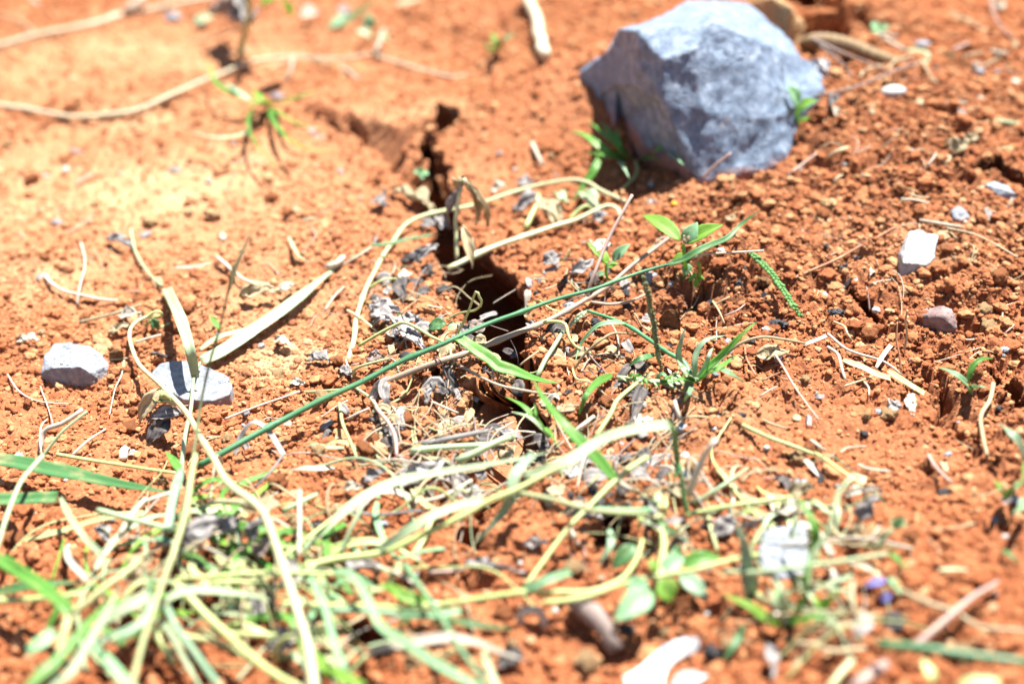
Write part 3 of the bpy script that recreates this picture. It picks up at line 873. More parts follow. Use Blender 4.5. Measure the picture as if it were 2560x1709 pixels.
stone('stone', 'blurred bluish-grey slab in the weeds at lower right', 'I',
      [(560, 520, 5), (620, 485, 6), (850, 465, 6), (868, 480, 6), (880, 700, 6), (865, 815, 4), (700, 838, 4), (560, 760, 4), (540, 650, 5)],
      'grey_stone', detail=.0012, amp=.0005, fine=.0003)
stone('stone', 'thin bluish flat stone beside the upper right slot in the soil', 'C',
      [(2080, 1262, 4), (2150, 1236, 5), (2230, 1262, 5), (2300, 1320, 4), (2290, 1342, 2), (2180, 1330, 2), (2095, 1290, 2)], 'blue_pebble', detail=.001, amp=.0004, fine=.0002)
pebble('pebble', 'smooth white oval pebble to the right of the boulder', 'pebble', 'C', 1368, 578, 1552, 672, 'white_pebble', .05, turn=.2)
pebble('pebble', 'oblong blue-grey pebble high on the right bank', 'pebble', 'C', 1602, 276, 1710, 330, 'blue_pebble', .1)
pebble('pebble', 'small blue-grey pebble near the right edge, below the dry twigs', 'pebble', 'C', 2012, 462, 2080, 520, 'blue_pebble', .16)
pebble('pebble', 'tiny blue-grey pebble right of the other small one', 'pebble', 'C', 2148, 474, 2182, 504, 'blue_pebble', .16)
pebble('soil_clod', 'round tan clod near the right edge above the soil slot', 'clod', 'C', 2168, 978, 2278, 1098, 'clod_tan', .14)
pebble('soil_clod', 'orange clod touching the round tan clod from below', 'clod', 'C', 2270, 1100, 2349, 1160, 'clod_red', .18)
pebble('soil_clod', 'olive tan clod in the bank below the boulder', 'clod', 'C', 963, 1352, 1070, 1432, 'clod_tan', .2)
pebble('soil_clod', 'brown-orange clod right of the olive tan clod', 'clod', 'C', 1282, 1290, 1345, 1356, 'clod_red', .18)
pebble('soil_clod', 'reddish clod above the olive tan clod', 'clod', 'C', 1150, 1245, 1216, 1308, 'clod_red', .18)
stone('stone', 'grey flaky chip lying flat above the whitish chip', 'C', [(1848, 1440, 3), (1900, 1402, 3), (1965, 1440, 3), (1975, 1480, 2), (1920, 1508, 2), (1860, 1478, 2)], 'grey_stone', detail=.001, amp=.0006)
pebble('soil_clod', 'pale yellow angular clod on the dusty left ground', 'clod', 'A', 980, 1478, 1080, 1552, 'clod_tan', .2)
pebble('soil_clod', 'tan clod casting a black shadow, left of centre', 'clod', 'A', 1390, 1428, 1512, 1500, 'clod_tan', .2)
pebble('soil_clod', 'round pale clod standing alone left of the upper crack', 'clod', 'A', 1790, 1178, 1872, 1252, 'clod_tan', .1)
pebble('pebble', 'grey rough pebble low on the dusty left ground', 'pebble', 'A', 352, 1492, 432, 1552, 'grey_stone', .2)
stone('soil_clod', 'brown clod behind the two grey stones at left', 'D', [(742, 850, 7), (800, 815, 9), (838, 840, 8), (836, 885, 2), (770, 895, 1)], 'clod_brown', detail=.001, amp=.0006)
stone('wood_chip', 'tan splintered wood chip above the brown clod', 'D', [(625, 730, 3), (680, 710, 4), (775, 790, 3), (745, 822, 2), (640, 770, 2)], 'clod_tan', detail=.001, amp=.0005)
stone('soil_clod', 'small red clod by the black twig', 'D', [(1040, 910, 4), (1090, 870, 7), (1120, 890, 6), (1110, 925, 1), (1060, 930, 1)], 'clod_red', detail=.001, amp=.0006)
stone('soil_clod', 'brown clod with a yellow tinge behind the bumpy seed spike', 'E', [(2180, 610, 7), (2230, 555, 12), (2310, 560, 12), (2330, 640, 8), (2270, 712, 1), (2195, 690, 1)], 'clod_brown', detail=.001, amp=.0007)
stone('soil_clod', 'flat yellowish chip between the pale vine and the crack', 'E', [(508, 560, 4), (560, 538, 6), (652, 562, 5), (640, 600, 1), (540, 600, 1)], 'clod_tan', detail=.001, amp=.0005)
pebble('soil_clod', 'dark red round clod left of the lower crack', 'clod', 'E', 566, 1285, 645, 1352, 'clod_red', .15)
pebble('soil_clod', 'small beige clod right of the crack under the long green stem', 'clod', 'E', 1695, 930, 1762, 978, 'clod_tan', .16)
pebble('pebble', 'tiny grey pebble beside the small beige clod', 'pebble', 'E', 1762, 958, 1800, 996, 'grey_stone', .16)
pebble('soil_clod', 'beige clod on the ledge inside the lower crack', 'clod', 'E', 1095, 965, 1200, 1060, 'clod_tan', .3)
pebble('charcoal_bit', 'black charcoal lump left of the whitish chip', 'charcoal', 'F', 1100, 242, 1180, 302, 'dark_pebble', .25)
pebble('charcoal_bit', 'dark grey lump under the green seed spike tip', 'charcoal', 'F', 1015, 548, 1115, 606, 'dark_pebble', .25)
pebble('charcoal_bit', 'flat black flake below the green seed spike', 'charcoal', 'F', 615, 625, 728, 690, 'dark_pebble', .3)
pebble('charcoal_bit', 'small black bit above the green seed spike', 'charcoal', 'F', 980, 105, 1022, 145, 'dark_pebble', .25)
pebble('pebble', 'tiny whitish pebble between the charcoal and the purplish stone', 'pebble', 'F', 1310, 530, 1365, 588, 'white_pebble', .2)
pebble('pebble', 'small pale flake above the tiny whitish pebble', 'pebble', 'F', 1350, 428, 1408, 462, 'white_pebble', .2)
pebble('pebble', 'rough tan pebble right of the small pale flake', 'pebble', 'F', 1482, 412, 1548, 458, 'clod_tan', .2)
pebble('pebble', 'grey pebble by the right crack below the purplish stone', 'pebble', 'F', 1560, 878, 1606, 936, 'grey_stone', .15)
pebble('soil_clod', 'brown clod just under the whitish chip', 'clod', 'F', 1595, 325, 1665, 380, 'clod_brown', .2)
pebble('soil_clod', 'orange clod right of the brown clod under the whitish chip', 'clod', 'F', 1755, 245, 1838, 345, 'clod_red', .22)
pebble('soil_clod', 'orange clod pile at the far right above the purplish stone', 'clod', 'F', 1905, 352, 1992, 428, 'clod_red', .22)
pebble('soil_clod', 'orange clod at the head of the right crack', 'clod', 'F', 1200, 420, 1280, 496, 'clod_red', .25)
pebble('soil_clod', 'dark red pebble set in the brown bank by the seedling', 'clod', 'F', 495, 500, 562, 548, 'purple_stone', .1)
pebble('soil_clod', 'ochre clod beside the dark red pebble in the bank', 'clod', 'F', 560, 482, 640, 545, 'clod_tan', .22)
pebble('soil_clod', 'brown clod jutting from the bank under the seed spike', 'clod', 'F', 530, 330, 612, 400, 'clod_brown', .25)
stone('soil_clod', 'big soil-coated lump behind the boulder top', 'C', [(450, 20, 20), (640, -30, 40), (740, 30, 38), (830, 130, 22), (850, 210, 5), (700, 190, 8), (600, 120, 14)], 'clod_tan', detail=.002, amp=.003, fine=.0015, smooth=14)
stone('soil_clod', 'shaded red clod at the edge of the black hole', 'C', [(830, 110, 14), (940, 70, 22), (1100, 60, 22), (1130, 130, 14), (1080, 210, 4), (900, 220, 4)], 'clod_red', detail=.002, amp=.004, fine=.002, smooth=12)
stone('soil_clod', 'red overhang clod right of the black hole', 'C', [(1000, -10, 24), (1130, -30, 30), (1180, 30, 20), (1120, 70, 10), (1010, 50, 10)], 'clod_red', detail=.002, amp=.004, fine=.002, smooth=12)
pebble('seed_ball', 'dark brown round seed ball on the right bank', 'seed', 'C', 1778, 345, 1872, 440, 'clod_brown', .12)
pebble('pebble', 'dark flat pebble tucked under the seed ball', 'pebble', 'C', 1715, 450, 1772, 512, 'dark_pebble', .15)
pebble('pebble', 'dark pebble below the little two-leaf sprout', 'pebble', 'C', 1258, 240, 1335, 305, 'blue_pebble', .2)
pebble('pebble', 'grey pebble under the small grass tuft at upper left', 'pebble', 'A', 1840, 630, 1945, 700, 'grey_stone', .2)
pebble('pebble', 'dark blue-grey stone by the stick at the top left', 'pebble', 'A', 1125, 85, 1235, 160, 'blue_pebble', .25)
pebble('pebble', 'grey blurred pebble at bottom right under the violet flower', 'pebble', 'I', 1380, 1065, 1535, 1250, 'dark_pebble', .15)
pebble('soil_clod', 'orange clod at bottom right beside the blurred pebble', 'clod', 'I', 1255, 1060, 1400, 1160, 'clod_red', .2)
pebble('pebble', 'dark blurred pebble by the torn paper', 'pebble', 'H', 1880, 1140, 2010, 1220, 'dark_pebble', .2)
pebble('pebble', 'dark blurred pebble at the bottom right of the tuft', 'pebble', 'I', 170, 1290, 270, 1400, 'dark_pebble', .2)
pebble('soil_clod', 'orange clod below the lower right grass tuft', 'clod', 'I', 460, 1275, 600, 1370, 'clod_red', .2)

# ---------------------------------------------------------------- odd things
def ribbed(name, label, cat, c, pts, wpx, mat, ribs, h):
    Q = trace(c, pts, h)
    r = wpx * .5 * mpp(Q[1], c)
    C, T, L = curve(Q, .0009)
    tn = tangents(C); V, F, UV = [], [], []; seg = 18
    nv = tn[0].cross(Vector((0, 0, 1))).normalized()
    for i, (p, t) in enumerate(zip(C, T)):
        nv = (nv - tn[i] * nv.dot(tn[i])).normalized(); bv = tn[i].cross(nv)
        env = min(1, .55 + t * 5) * (1 - .55 * t)
        for k in range(seg):
            a = 2 * math.pi * k / seg
            rr = r * env * (1 + .22 * abs(math.cos(t * ribs * 3.1416 + a * .5)) - .1)
            V.append(p + (nv * math.cos(a) + bv * math.sin(a)) * rr); UV.append((k / seg, t))
    n = len(C)
    for i in range(n - 1):
        for k in range(seg):
            a, b = i * seg + k, i * seg + (k + 1) % seg
            F.append((a, b, b + seg, a + seg))
    F.append(tuple(range(seg))[::-1]); F.append(tuple(range((n - 1) * seg, n * seg)))
    o = link(name, mesh_from(name, V, F, UV), M[mat], None, Q[0])
    return tag(o, unique(label), cat)
ribbed('twisted_root', 'thick twisted brown root half buried right of the boulder', 'root', 'C', [(830, 300, 8), (1000, 285, 10), (1180, 320, 9), (1330, 380, 7), (1500, 440, 2), (1580, 470, -4)], 118, 'pod', 22, 8)
def scrap(name, label, c, b, t, wpx, h, crumple, parent=None, mat='paper', **kw):
    return leaf(name, label, 'paper', c, b, t, wpx, mat, h, parent, crumple=crumple, **kw)
scrap('paper_scrap', 'small crumpled white scrap beside the boulder', 'C', (870, 500, 4), (960, 410, 10), 80, 6, .30)
scrap('paper_scrap', 'white folded scrap next to the twisted root', 'C', (960, 400, 10), (1010, 500, 3), 60, 6, .30)
pp = empty('torn_paper', P('H', 2150, 1450, 0), unique('torn white paper with a blue mark at the bottom edge'), 'paper')
def sheet(name, c, outline, mat, parent, h):
    bm = bmesh.new()
    vs = [bm.verts.new(P(c, x, y, h + 3 * math.sin(x * .013) + 2 * math.cos(y * .02))) for x, y in outline]
    f = bm.faces.new(vs)
    bmesh.ops.triangulate(bm, faces=[f])
    bmesh.ops.subdivide_edges(bm, edges=bm.edges, cuts=3, use_grid_fill=True)
    for v in bm.verts: v.co += mnoise.noise_vector(v.co * 70) * .0010 + Vector((0, 0, .0012 if name == 'blue_mark' else 0))
    r = bmesh.ops.extrude_face_region(bm, geom=list(bm.faces))
    for e in r['geom']:
        if isinstance(e, bmesh.types.BMVert): e.co.z -= .0004
    bmesh.ops.recalc_face_normals(bm, faces=bm.faces)
    me = bpy.data.meshes.new(name); bm.to_mesh(me); bm.free()
    return link(name, me, M[mat], parent)
sheet('sheet', 'H', [(1925, 1500), (2040, 1440), (2130, 1370), (2210, 1300), (2280, 1245), (2360, 1228), (2440, 1240), (2460, 1300), (2420, 1350), (2349, 1365), (2280, 1405), (2235, 1455), (2215, 1520), (2225, 1640), (1960, 1640), (1950, 1560)], 'paper', pp, 7)
def patch(name, c, x, y, w_, h_, mat, hh, parent):
    a, b, d, e = [P(c, x + i * w_ / 2, y + j * h_ / 2, hh) for i, j in ((-1, -1), (1, -1), (1, 1), (-1, 1))]
    up = Vector((0, 0, .0004))
    V = [a, b, d, e, a - up, b - up, d - up, e - up]
    F = [(0, 3, 2, 1), (4, 5, 6, 7), (0, 1, 5, 4), (1, 2, 6, 5), (2, 3, 7, 6), (3, 0, 4, 7)]
    return link(name, mesh_from(name, V, F, [(0, 0)] * 8, False), M[mat], parent)
sheet('blue_mark', 'H', [(2180, 1480), (2195, 1400), (2215, 1310), (2245, 1300), (2235, 1380), (2205, 1440), (2210, 1490), (2190, 1500)], 'blue_ink', pp, 10)
scrap('paper_scrap', 'white blurred scrap right of the torn paper', 'I', (0, 1340, 4), (110, 1250, 6), 90, 5, .06)
scrap('paper_scrap', 'pale scrap cut off by the bottom edge', 'I', (-60, 1557, 4), (190, 1500, 5), 110, 5, .05)
stem('black_twig', 'short black twig behind the flat grey slab', 'twig', 'D', [(1032, 860), (1080, 855), (1150, 884)], 26, 'dead_black', 4)
stem('bark_curl', 'thick curled brown bark piece at the bottom', 'bark', 'H', [(1570, 1010, 6), (1700, 1090, 9), (1800, 1180, 9), (1880, 1310, 6)], 140, 'bark', tip=1.05, nodes=(.35,), seg=14)
stem('white_grub', 'pale C-shaped curl like a grub at the bottom', 'grub', 'H', [(1240, 1140, 2), (1230, 1070, 6), (1300, 1030, 9), (1380, 1060, 6), (1400, 1150, 2)], 75, 'straw_white', tip=.9, seg=12)
stem('wooden_stake', 'pale splintered wood stick at the top centre', 'stick', 'B', [(1270, -90, 12), (1300, 30, 9), (1350, 190, 8), (1402, 385, 5)], 78, 'wood', tip=1.0, seg=6, wob=.05)
fl = empty('fallen_flower', P('I', 1400, 930, 0), unique('fallen violet flower with an orange centre at lower right'), 'flower')
leaf('petal', None, None, 'I', (1410, 850, 8), (1260, 890, 5), 60, 'violet', 6, fl)
leaf('petal', None, None, 'I', (1440, 950, 8), (1370, 990, 5), 70, 'violet', 6, fl)
leaf('sepal', None, None, 'I', (1480, 900, 6), (1420, 830, 9), 60, 'leaf_mint', 6, fl)
leaf('sepal', None, None, 'I', (1480, 900, 6), (1530, 960, 5), 50, 'leaf_mint', 6, fl)
q = P('I', 1440, 1000, 4)
ob = link('bud', pebble_mesh('bud', .0032, .0032, .003, .1, 2), M['orange'], fl); ob.location = q - fl.location
pebble('yellow_seed', 'tiny yellow bud on the soil right of the vine', 'bud', 'B', 2255, 1370, 2305, 1415, 'orange', .1)
stem('seed_pod', 'pale yellow seed pod on bare soil at lower right', 'pod', 'I', [(1765, 785), (1860, 778), (1960, 780)], 46, 'vine_pale', 5, tip=.5)

# ---------------------------------------------------------------- long fallen stems and vines
G1 = 'wilted vine stems in the middle'
def plant(name, label, cat, c, x, y):
    return empty(name, P(c, x, y, 0), unique(label), cat)
v = plant('wilted_vine', 'pale yellow-green wilted vine arching left of the crack to the grass tuft', 'vine', 'E', 60, 900)
stem('stem', None, None, 'E', [(55, 905, 2), (100, 760), (112, 620), (150, 500), (205, 365), (285, 205), (375, 85), ('B', 440, 1545, 5), ('B', 540, 1485, 6), ('B', 720, 1440, 7), ('B', 950, 1390, 8), ('B', 1200, 1310, 9),
      ('B', 1400, 1258, 10), ('B', 1580, 1230, 10), ('B', 1700, 1252, 9), ('B', 1790, 1305, 7), ('B', 1960, 1372, 3)], 33, 'vine_pale', 4, parent=v, nodes=(.1, .22, .36, .55, .75), tip=.8)
stem('petiole', None, None, 'E', [(125, 800, 5), (250, 730, 8), (350, 680, 10), (430, 650, 11), (520, 680, 9), (620, 740, 6), (720, 790, 5), (750, 850, 4), (770, 920, 3), (735, 985, 2)], 26, 'stem_lime', 6, parent=v)
pt = stem('petiole', None, None, 'E', [(200, 408, 5), (300, 352, 8), (400, 345, 6)], 20, 'stem_lime', 5, parent=v)
stem('petiole', None, None, 'E', [(50, 562, 4), (150, 620, 6), (250, 700, 3)], 18, 'vine_pale', 5, parent=v)
dead_leaf(None, 'E', (395, 345, 7), (490, 310, 5), 70, 'straw_white', parent=pt, name='leaf', crumple=.15)
dead_leaf(None, 'E', (400, 350, 6), (430, 500, 3), 100, 'dead_black', parent=pt, name='leaf')
v = plant('wilted_vine', 'thick cut vine lying across the crack under the wilted leaves', 'vine', 'E', 740, 275)
stem('stem', None, None, 'E', [(735, 278, 4), (830, 235, 5), (940, 180, 6), (1100, 110, 6), (1300, 40, 6), ('B', 1450, 1545, 6), ('B', 1600, 1500, 6), ('B', 1740, 1435, 7), ('B', 1830, 1402, 7), ('B', 1900, 1430, 5), ('B', 1930, 1500, 3)], 42, 'vine_pale', 5, parent=v, nodes=(.16, .42, .62), tip=.65)
pt = stem('side_shoot', None, None, 'B', [(1265, 1550, 6), (1310, 1450, 9), (1355, 1370, 12), (1345, 1330, 12)], 42, 'stem_lime', 6, parent=v)
dead_leaf(None, 'B', (1370, 1350, 12), (1190, 1440, 2), 150, 'dead_grey', parent=pt, name='leaf', crumple=.2)
dead_leaf(None, 'B', (1370, 1360, 12), (1520, 1520, 3), 120, 'dead_tan', parent=pt, name='leaf', crumple=.2)
dead_leaf(None, 'B', (1350, 1350, 12), (1460, 1540, 3), 80, 'dead_tan', parent=pt, name='leaf', crumple=.15)
stem('side_shoot', None, None, 'B', [(1560, 1510, 5), (1620, 1440, 8), (1690, 1400, 9), (1740, 1450, 4)], 30, 'stem_lime', 6, parent=v)
v = plant('wilted_leaf_stalk', 'drooping bunch of withered leaves on a bent pale stalk over the crack', 'plant', 'E', 800, 205)
stem('stalk', None, None, 'E', [(800, 205, 5), (790, 0, 18), ('B', 785, 1500, 22), ('B', 805, 1350, 32), ('B', 835, 1228, 40), ('B', 850, 1240, 40)], 30, 'vine_pale', parent=v, tip=.9)
for bx, by, tx, ty, wp, mt in ((845, 1235, 740, 1557, 70, 'dead_grey'), (850, 1235, 930, 1540, 90, 'dead_tan'), (860, 1250, 1000, 1545, 80, 'dead_tan'), (820, 1240, 800, 1400, 50, 'dead_tan')):
    dead_leaf(None, 'B', (bx, by, 40), (tx, ty, 10), wp, mt, parent=v, name='leaf', crumple=.10, fold=.6)
dead_leaf(None, 'E', (840, -20, 26), (908, 275, 8), 75, 'dead_tan', parent=v, name='leaf', crumple=.07, fold=.7)
dead_leaf(None, 'E', (700, 0, 14), (680, -70, 10), 60, 'dead_grey', parent=v, name='leaf', crumple=.2)
v = plant('purple_weed', 'fallen purplish jointed weed stem crossing the crack below the green stem', 'weed', 'E', 250, 1080)
stem('stem', None, None, 'E', [(250, 1082, 2), (450, 990, 4), (700, 900, 5), (870, 848, 7), (1015, 795, 8), (1160, 735, 8), (1390, 640, 8), (1690, 490, 9), (1850, 380, 9), (2000, 250, 10), (2150, 140, 10), (2310, 15, 10)], 46, 'stem_purple', parent=v, nodes=(.32, .43, .54, .69), tip=.6)
stem('branch', None, None, 'E', [(1695, 485, 9), (1700, 420, 13), (1740, 300, 20), (1800, 150, 26), (1872, 0, 32), ('B', 1930, 1450, 36), ('B', 1992, 1335, 40)], 27, 'stem_pink', parent=v, tip=.9)
stem('branch', None, None, 'E', [(1710, 505, 8), (1780, 515, 8), (1860, 520, 8), (1980, 500, 8), (2085, 455, 7)], 24, 'stem_purple', parent=v)
stem('branch', None, None, 'E', [(1395, 640, 9), (1480, 635, 12), (1540, 655, 12), (1560, 735, 9), (1600, 800, 6), (1710, 855, 3)], 26, 'stem_lime', parent=v)
stem('rootlet', None, None, 'E', [(1160, 755, 8), (1195, 820, 4), (1212, 870, 2), (1220, 935, -2)], 9, 'dead_black', parent=v)
stem('rootlet', None, None, 'E', [(1370, 650, 8), (1372, 700, 5), (1368, 745, 1)], 8, 'bark', parent=v)
stem('rootlet', None, None, 'E', [(1150, 705, 9), (1050, 672, 8), (960, 640, 4)], 9, 'bark', parent=v)
stem('rootlet', None, None, 'E', [(1440, 650, 8), (1480, 770, 3), (1540, 880, 1)], 9, 'dead_black', parent=v)
v = plant('fallen_grass_plant', 'long straight dark green grass stem crossing the whole centre', 'grass', 'D', 1400, 1580)
stem('culm', None, None, 'D', [(1360, 1610, 8), (1480, 1550, 10), (1900, 1320, 12), (2349, 1105, 14), ('E', 400, 922, 15), ('E', 790, 747, 17), ('E', 1200, 580, 18), ('E', 1700, 420, 19), ('E', 2100, 290, 20), ('E', 2300, 228, 21)], 46, 'stem_green', parent=v, nodes=(.14, .42, .66, .86), tip=.5, wob=.05)
blade('blade', None, None, 'E', [(2230, 250, 21), (2349, 212, 22), ('F', 100, 170, 23), ('F', 200, 120, 24), ('F', 320, 70, 25), ('C', 420, 1530, 27), ('C', 540, 1438, 30)], 52, 'leaf_deep', parent=v, start=.5)
blade('blade', None, None, 'E', [(795, 740, 17), (860, 785, 18), (950, 845, 17), (1040, 905, 15), (1080, 945, 14), (1170, 970, 13), (1300, 1020, 10), (1400, 1045, 7), (1495, 1058, 4)], 96, 'leaf_green', parent=v, start=.75, ripple=.6)
stem('fallen_stalk', 'thin purple-tipped stalk bowed below the green leaf', 'stalk', 'E', [(800, 938, 4), (880, 975, 8), (960, 1015, 9), (1100, 1070, 9), (1300, 1110, 7), (1420, 1130, 4), (1515, 1140, 2)], 24, 'stem_purple')
stem('bent_stalk', 'thin stalk sharply bent double at the crack edge', 'stalk', 'E', [(808, 705, 8), (870, 590, 18), (928, 436, 32), (950, 470, 30), (966, 510, 26), (920, 562, 18), (820, 585, 9), (735, 625, 4)], 20, 'grass_tan')
leaf('fallen_leaf', 'dark green curled leaf beside the bent stalk', 'leaf', 'E', (725, 655, 6), (595, 690, 4), 95, 'leaf_deep', bend=.15, crumple=.08)
leaf('fallen_leaf', 'small pale green leaf left of the crack edge', 'leaf', 'E', (740, 700, 4), (800, 655, 6), 55, 'leaf_mint', crumple=.06)
v = plant('yellow_vine', 'long pale yellow vine running from the left stones to the bottom edge', 'vine', 'D', 1010, 600)
stem('stem', None, None, 'D', [(1015, 598, 7), (930, 640, 7), (886, 705, 8), (892, 800, 9), (950, 930, 12), (1080, 1060, 17), (1230, 1210, 22), (1335, 1370, 25), (1440, 1557, 27), ('G', 1560, 185, 28), ('G', 1770, 360, 27), ('G', 1865, 560, 26),
      ('G', 1945, 800, 25), ('G', 2030, 1050, 24), ('G', 2095, 1250, 23), ('G', 2130, 1420, 22), ('G', 2150, 1620, 22)], 31, 'vine_pale', parent=v, nodes=(.52, .8), tip=1.9)
stem('side_shoot', None, None, 'G', [(1770, 350, 27), (1650, 320, 20), (1520, 310, 14), (1430, 325, 10)], 55, 'vine_pale', parent=v)
pt = stem('tendril', None, None, 'D', [(1000, 620, 8), (1040, 580, 10), (1090, 575, 10), (1105, 600, 7), (1050, 610, 6), (1040, 650, 4), (1090, 675, 3), (1165, 648, 3)], 20, 'stem_lime', parent=v)
leaf('leaf', None, None, 'D', (1040, 620, 8), (1075, 690, 2), 60, 'leaf_deep', parent=pt, crumple=.15)
leaf('leaf', None, None, 'D', (1030, 630, 8), (1005, 680, 2), 35, 'stem_lime', parent=pt, crumple=.15)
dead_leaf(None, 'D', (1105, 1095, 19), (950, 1330, 5), 120, 'dead_tan', parent=v, name='leaf', crumple=.10, fold=.5)
dead_leaf(None, 'D', (1200, 1185, 20), (1030, 1200, 9), 70, 'stem_lime', parent=v, name='leaf', crumple=.15)
dead_leaf(None, 'D', (1240, 1260, 14), (1010, 1310, 6), 110, 'dead_grey', parent=v, name='leaf', crumple=.16)
dead_leaf(None, 'D', (1150, 1300, 10), (1010, 1480, 2), 130, 'dead_black', parent=v, name='leaf', crumple=.16)
dead_leaf(None, 'G', (1780, 370, 24), (1900, 310, 22), 110, 'dead_tan', parent=v, name='leaf', crumple=.12)

# ---------------------------------------------------------------- pale cut grass on the left stones
v = plant('grass_cutting', 'cut grass stem with two pale striped blades forking over the flat slab', 'grass', 'D', 1250, 1557)
stem('culm', None, None, 'G', [(1140, 480, 6), (1185, 300, 8), (1235, 90, 9), ('D', 1265, 1440, 10), ('D', 1300, 1240, 10), ('D', 1335, 1010, 10), ('D', 1375, 920, 9)], 48, 'leaf_fade', parent=v, tip=.6)
blade('blade', None, None, 'D', [(1335, 1020, 10), (1320, 930, 16), (1290, 800, 24), (1240, 640, 24), (1190, 520, 17), (1140, 415, 6)], 84, 'leaf_fade', parent=v, end='cut', start=.6)
blade('blade', None, None, 'D', [(1380, 910, 6), (1500, 850, 5), (1650, 755, 5), (1900, 585, 5), (2060, 460, 5), (2200, 345, 4), (2349, 235, 3)], 98, 'leaf_fade', parent=v, end='point', start=.7)
blade('blade', None, None, 'D', [(1360, 830, 3), (1500, 745, 5), (1650, 700, 6), (1780, 645, 4)], 44, 'leaf_fade', parent=v, start=.5)
v = plant('upright_grass_stalk', 'thin upright out-of-focus grass stalk rising in front of the left slab', 'grass', 'G', 1250, 450)
stem('culm', None, None, 'G', [(1180, 640, 4), (1240, 420, 12), (1320, 10, 26), ('D', 1370, 1220, 38), ('D', 1440, 900, 54), ('D', 1500, 680, 66), ('D', 1550, 480, 77), ('D', 1600, 240, 90)], 30, 'spike_brown', parent=v, tip=.55, nodes=(.72,))
blade('blade', None, None, 'D', [(1500, 690, 66), (1465, 640, 68), (1425, 590, 70)], 40, 'leaf_green', parent=v)
blade('blade', None, None, 'D', [(1560, 440, 79), (1620, 250, 90), (1690, 90, 98), (1740, 0, 103)], 34, 'leaf_fade', parent=v)

# ---------------------------------------------------------------- green tufts and seedlings
def tuft(label, c, x, y, blades, mat='leaf_green', cat='grass tuft', name='grass_tuft', hb=4):
    v = plant(name, label, cat, c, x, y)
    for b in blades:
        pts, wd = b[0], b[1]
        mt = b[2] if len(b) > 2 else mat
        n = len(pts)
        Q = [p if len(p) > 2 else (p[0], p[1], hb + 14 * math.sin(math.pi * min(1, (i / max(1, n - 1)) * .7))) for i, p in enumerate(pts)]
        blade('blade', None, None, c, Q, wd, mt, parent=v)
    return v
tuft('small spreading grass tuft at the upper left with curling thin blades', 'A', 1840, 725, [
    ([(1840, 720, 3), (1750, 690), (1650, 665), (1530, 610), (1465, 550), (1440, 480), (1425, 415)], 36),
    ([(1840, 715, 3), (1700, 680), (1600, 610), (1520, 560)], 40, 'leaf_blue'), ([(1830, 715, 3), (1790, 680), (1720, 615)], 60, 'leaf_lime'),
    ([(1850, 720, 3), (1950, 690), (2060, 655), (2190, 610)], 36), ([(1835, 735, 3), (1870, 830), (1930, 910), (2000, 970), (2150, 1030), (2310, 1020)], 36),
    ([(1740, 735, 4), (1700, 800), (1705, 900), (1770, 1010), (1830, 1070), (1915, 1155)], 30), ([(1705, 890, 6), (1630, 925), (1480, 940), (1300, 905)], 26, 'leaf_blue'),
    ([(1850, 740, 3), (1950, 800), (2050, 850), (2180, 870)], 34), ([(1830, 720, 3), (1740, 720), (1640, 740)], 46), ([(1835, 722, 3), (1770, 695), (1700, 690)], 50, 'leaf_lime')])
tuft('bright grass tuft in front of the boulder', 'B', 2010, 1095, [
    ([(1960, 1090, 3), (1850, 1055), (1760, 990), (1680, 930), (1580, 893)], 60), ([(1980, 1075, 3), (1900, 1000), (1800, 910), (1690, 820)], 36), ([(1985, 1075, 3), (1890, 990), (1840, 900), (1775, 830)], 40),
    ([(1990, 1080, 3), (1920, 1030), (1895, 970), (1890, 878)], 60), ([(1960, 1095, 3), (1830, 1065), (1690, 1042)], 50), ([(2040, 1100, 3), (2130, 1050), (2200, 990), (2235, 870)], 50),
    ([(2150, 1040, 10), (2230, 980), (2325, 880)], 36), ([(2160, 1020, 8), (2250, 1040), (2349, 1130)], 40, 'leaf_mint'), ([(1900, 1085, 4), (1940, 1150), (1975, 1215)], 46, 'leaf_blue'),
    ([(2050, 1095, 3), (2120, 1080), (2180, 1100)], 46), ([(1770, 1075, 16), (1740, 1150, 14), (1690, 1230, 10), (1590, 1375, 3)], 56)])
stem('grass_runner', 'thin yellow-green runner under the tuft before the boulder', 'grass', 'B', [(2020, 1100, 3), (2025, 1180, 6), (1960, 1260, 5), (1880, 1320, 3)], 26, 'stem_lime')
tuft('tiny blurred grass sprout near the wooden stick', 'B', 1070, 340, [([(1070, 340, 3), (1030, 320), (965, 300)], 40), ([(1070, 335, 3), (1060, 280), (1040, 225)], 50), ([(1075, 340, 3), (1120, 270), (1210, 230)], 46, 'leaf_deep'), ([(1070, 340, 2), (1040, 350), (990, 350)], 30)])
tuft('tiny sprout of three blades growing inside the lower crack', 'E', 1420, 1430, [([(1420, 1430, 2), (1340, 1310), (1250, 1215), (1130, 1150)], 40), ([(1415, 1425, 2), (1370, 1360), (1290, 1290), (1170, 1253)], 34, 'leaf_fade'), ([(1410, 1420, 2), (1355, 1320), (1335, 1260), (1328, 1195)], 26),
    ([(1400, 1360, 3), (1450, 1420), (1500, 1500)], 40)])
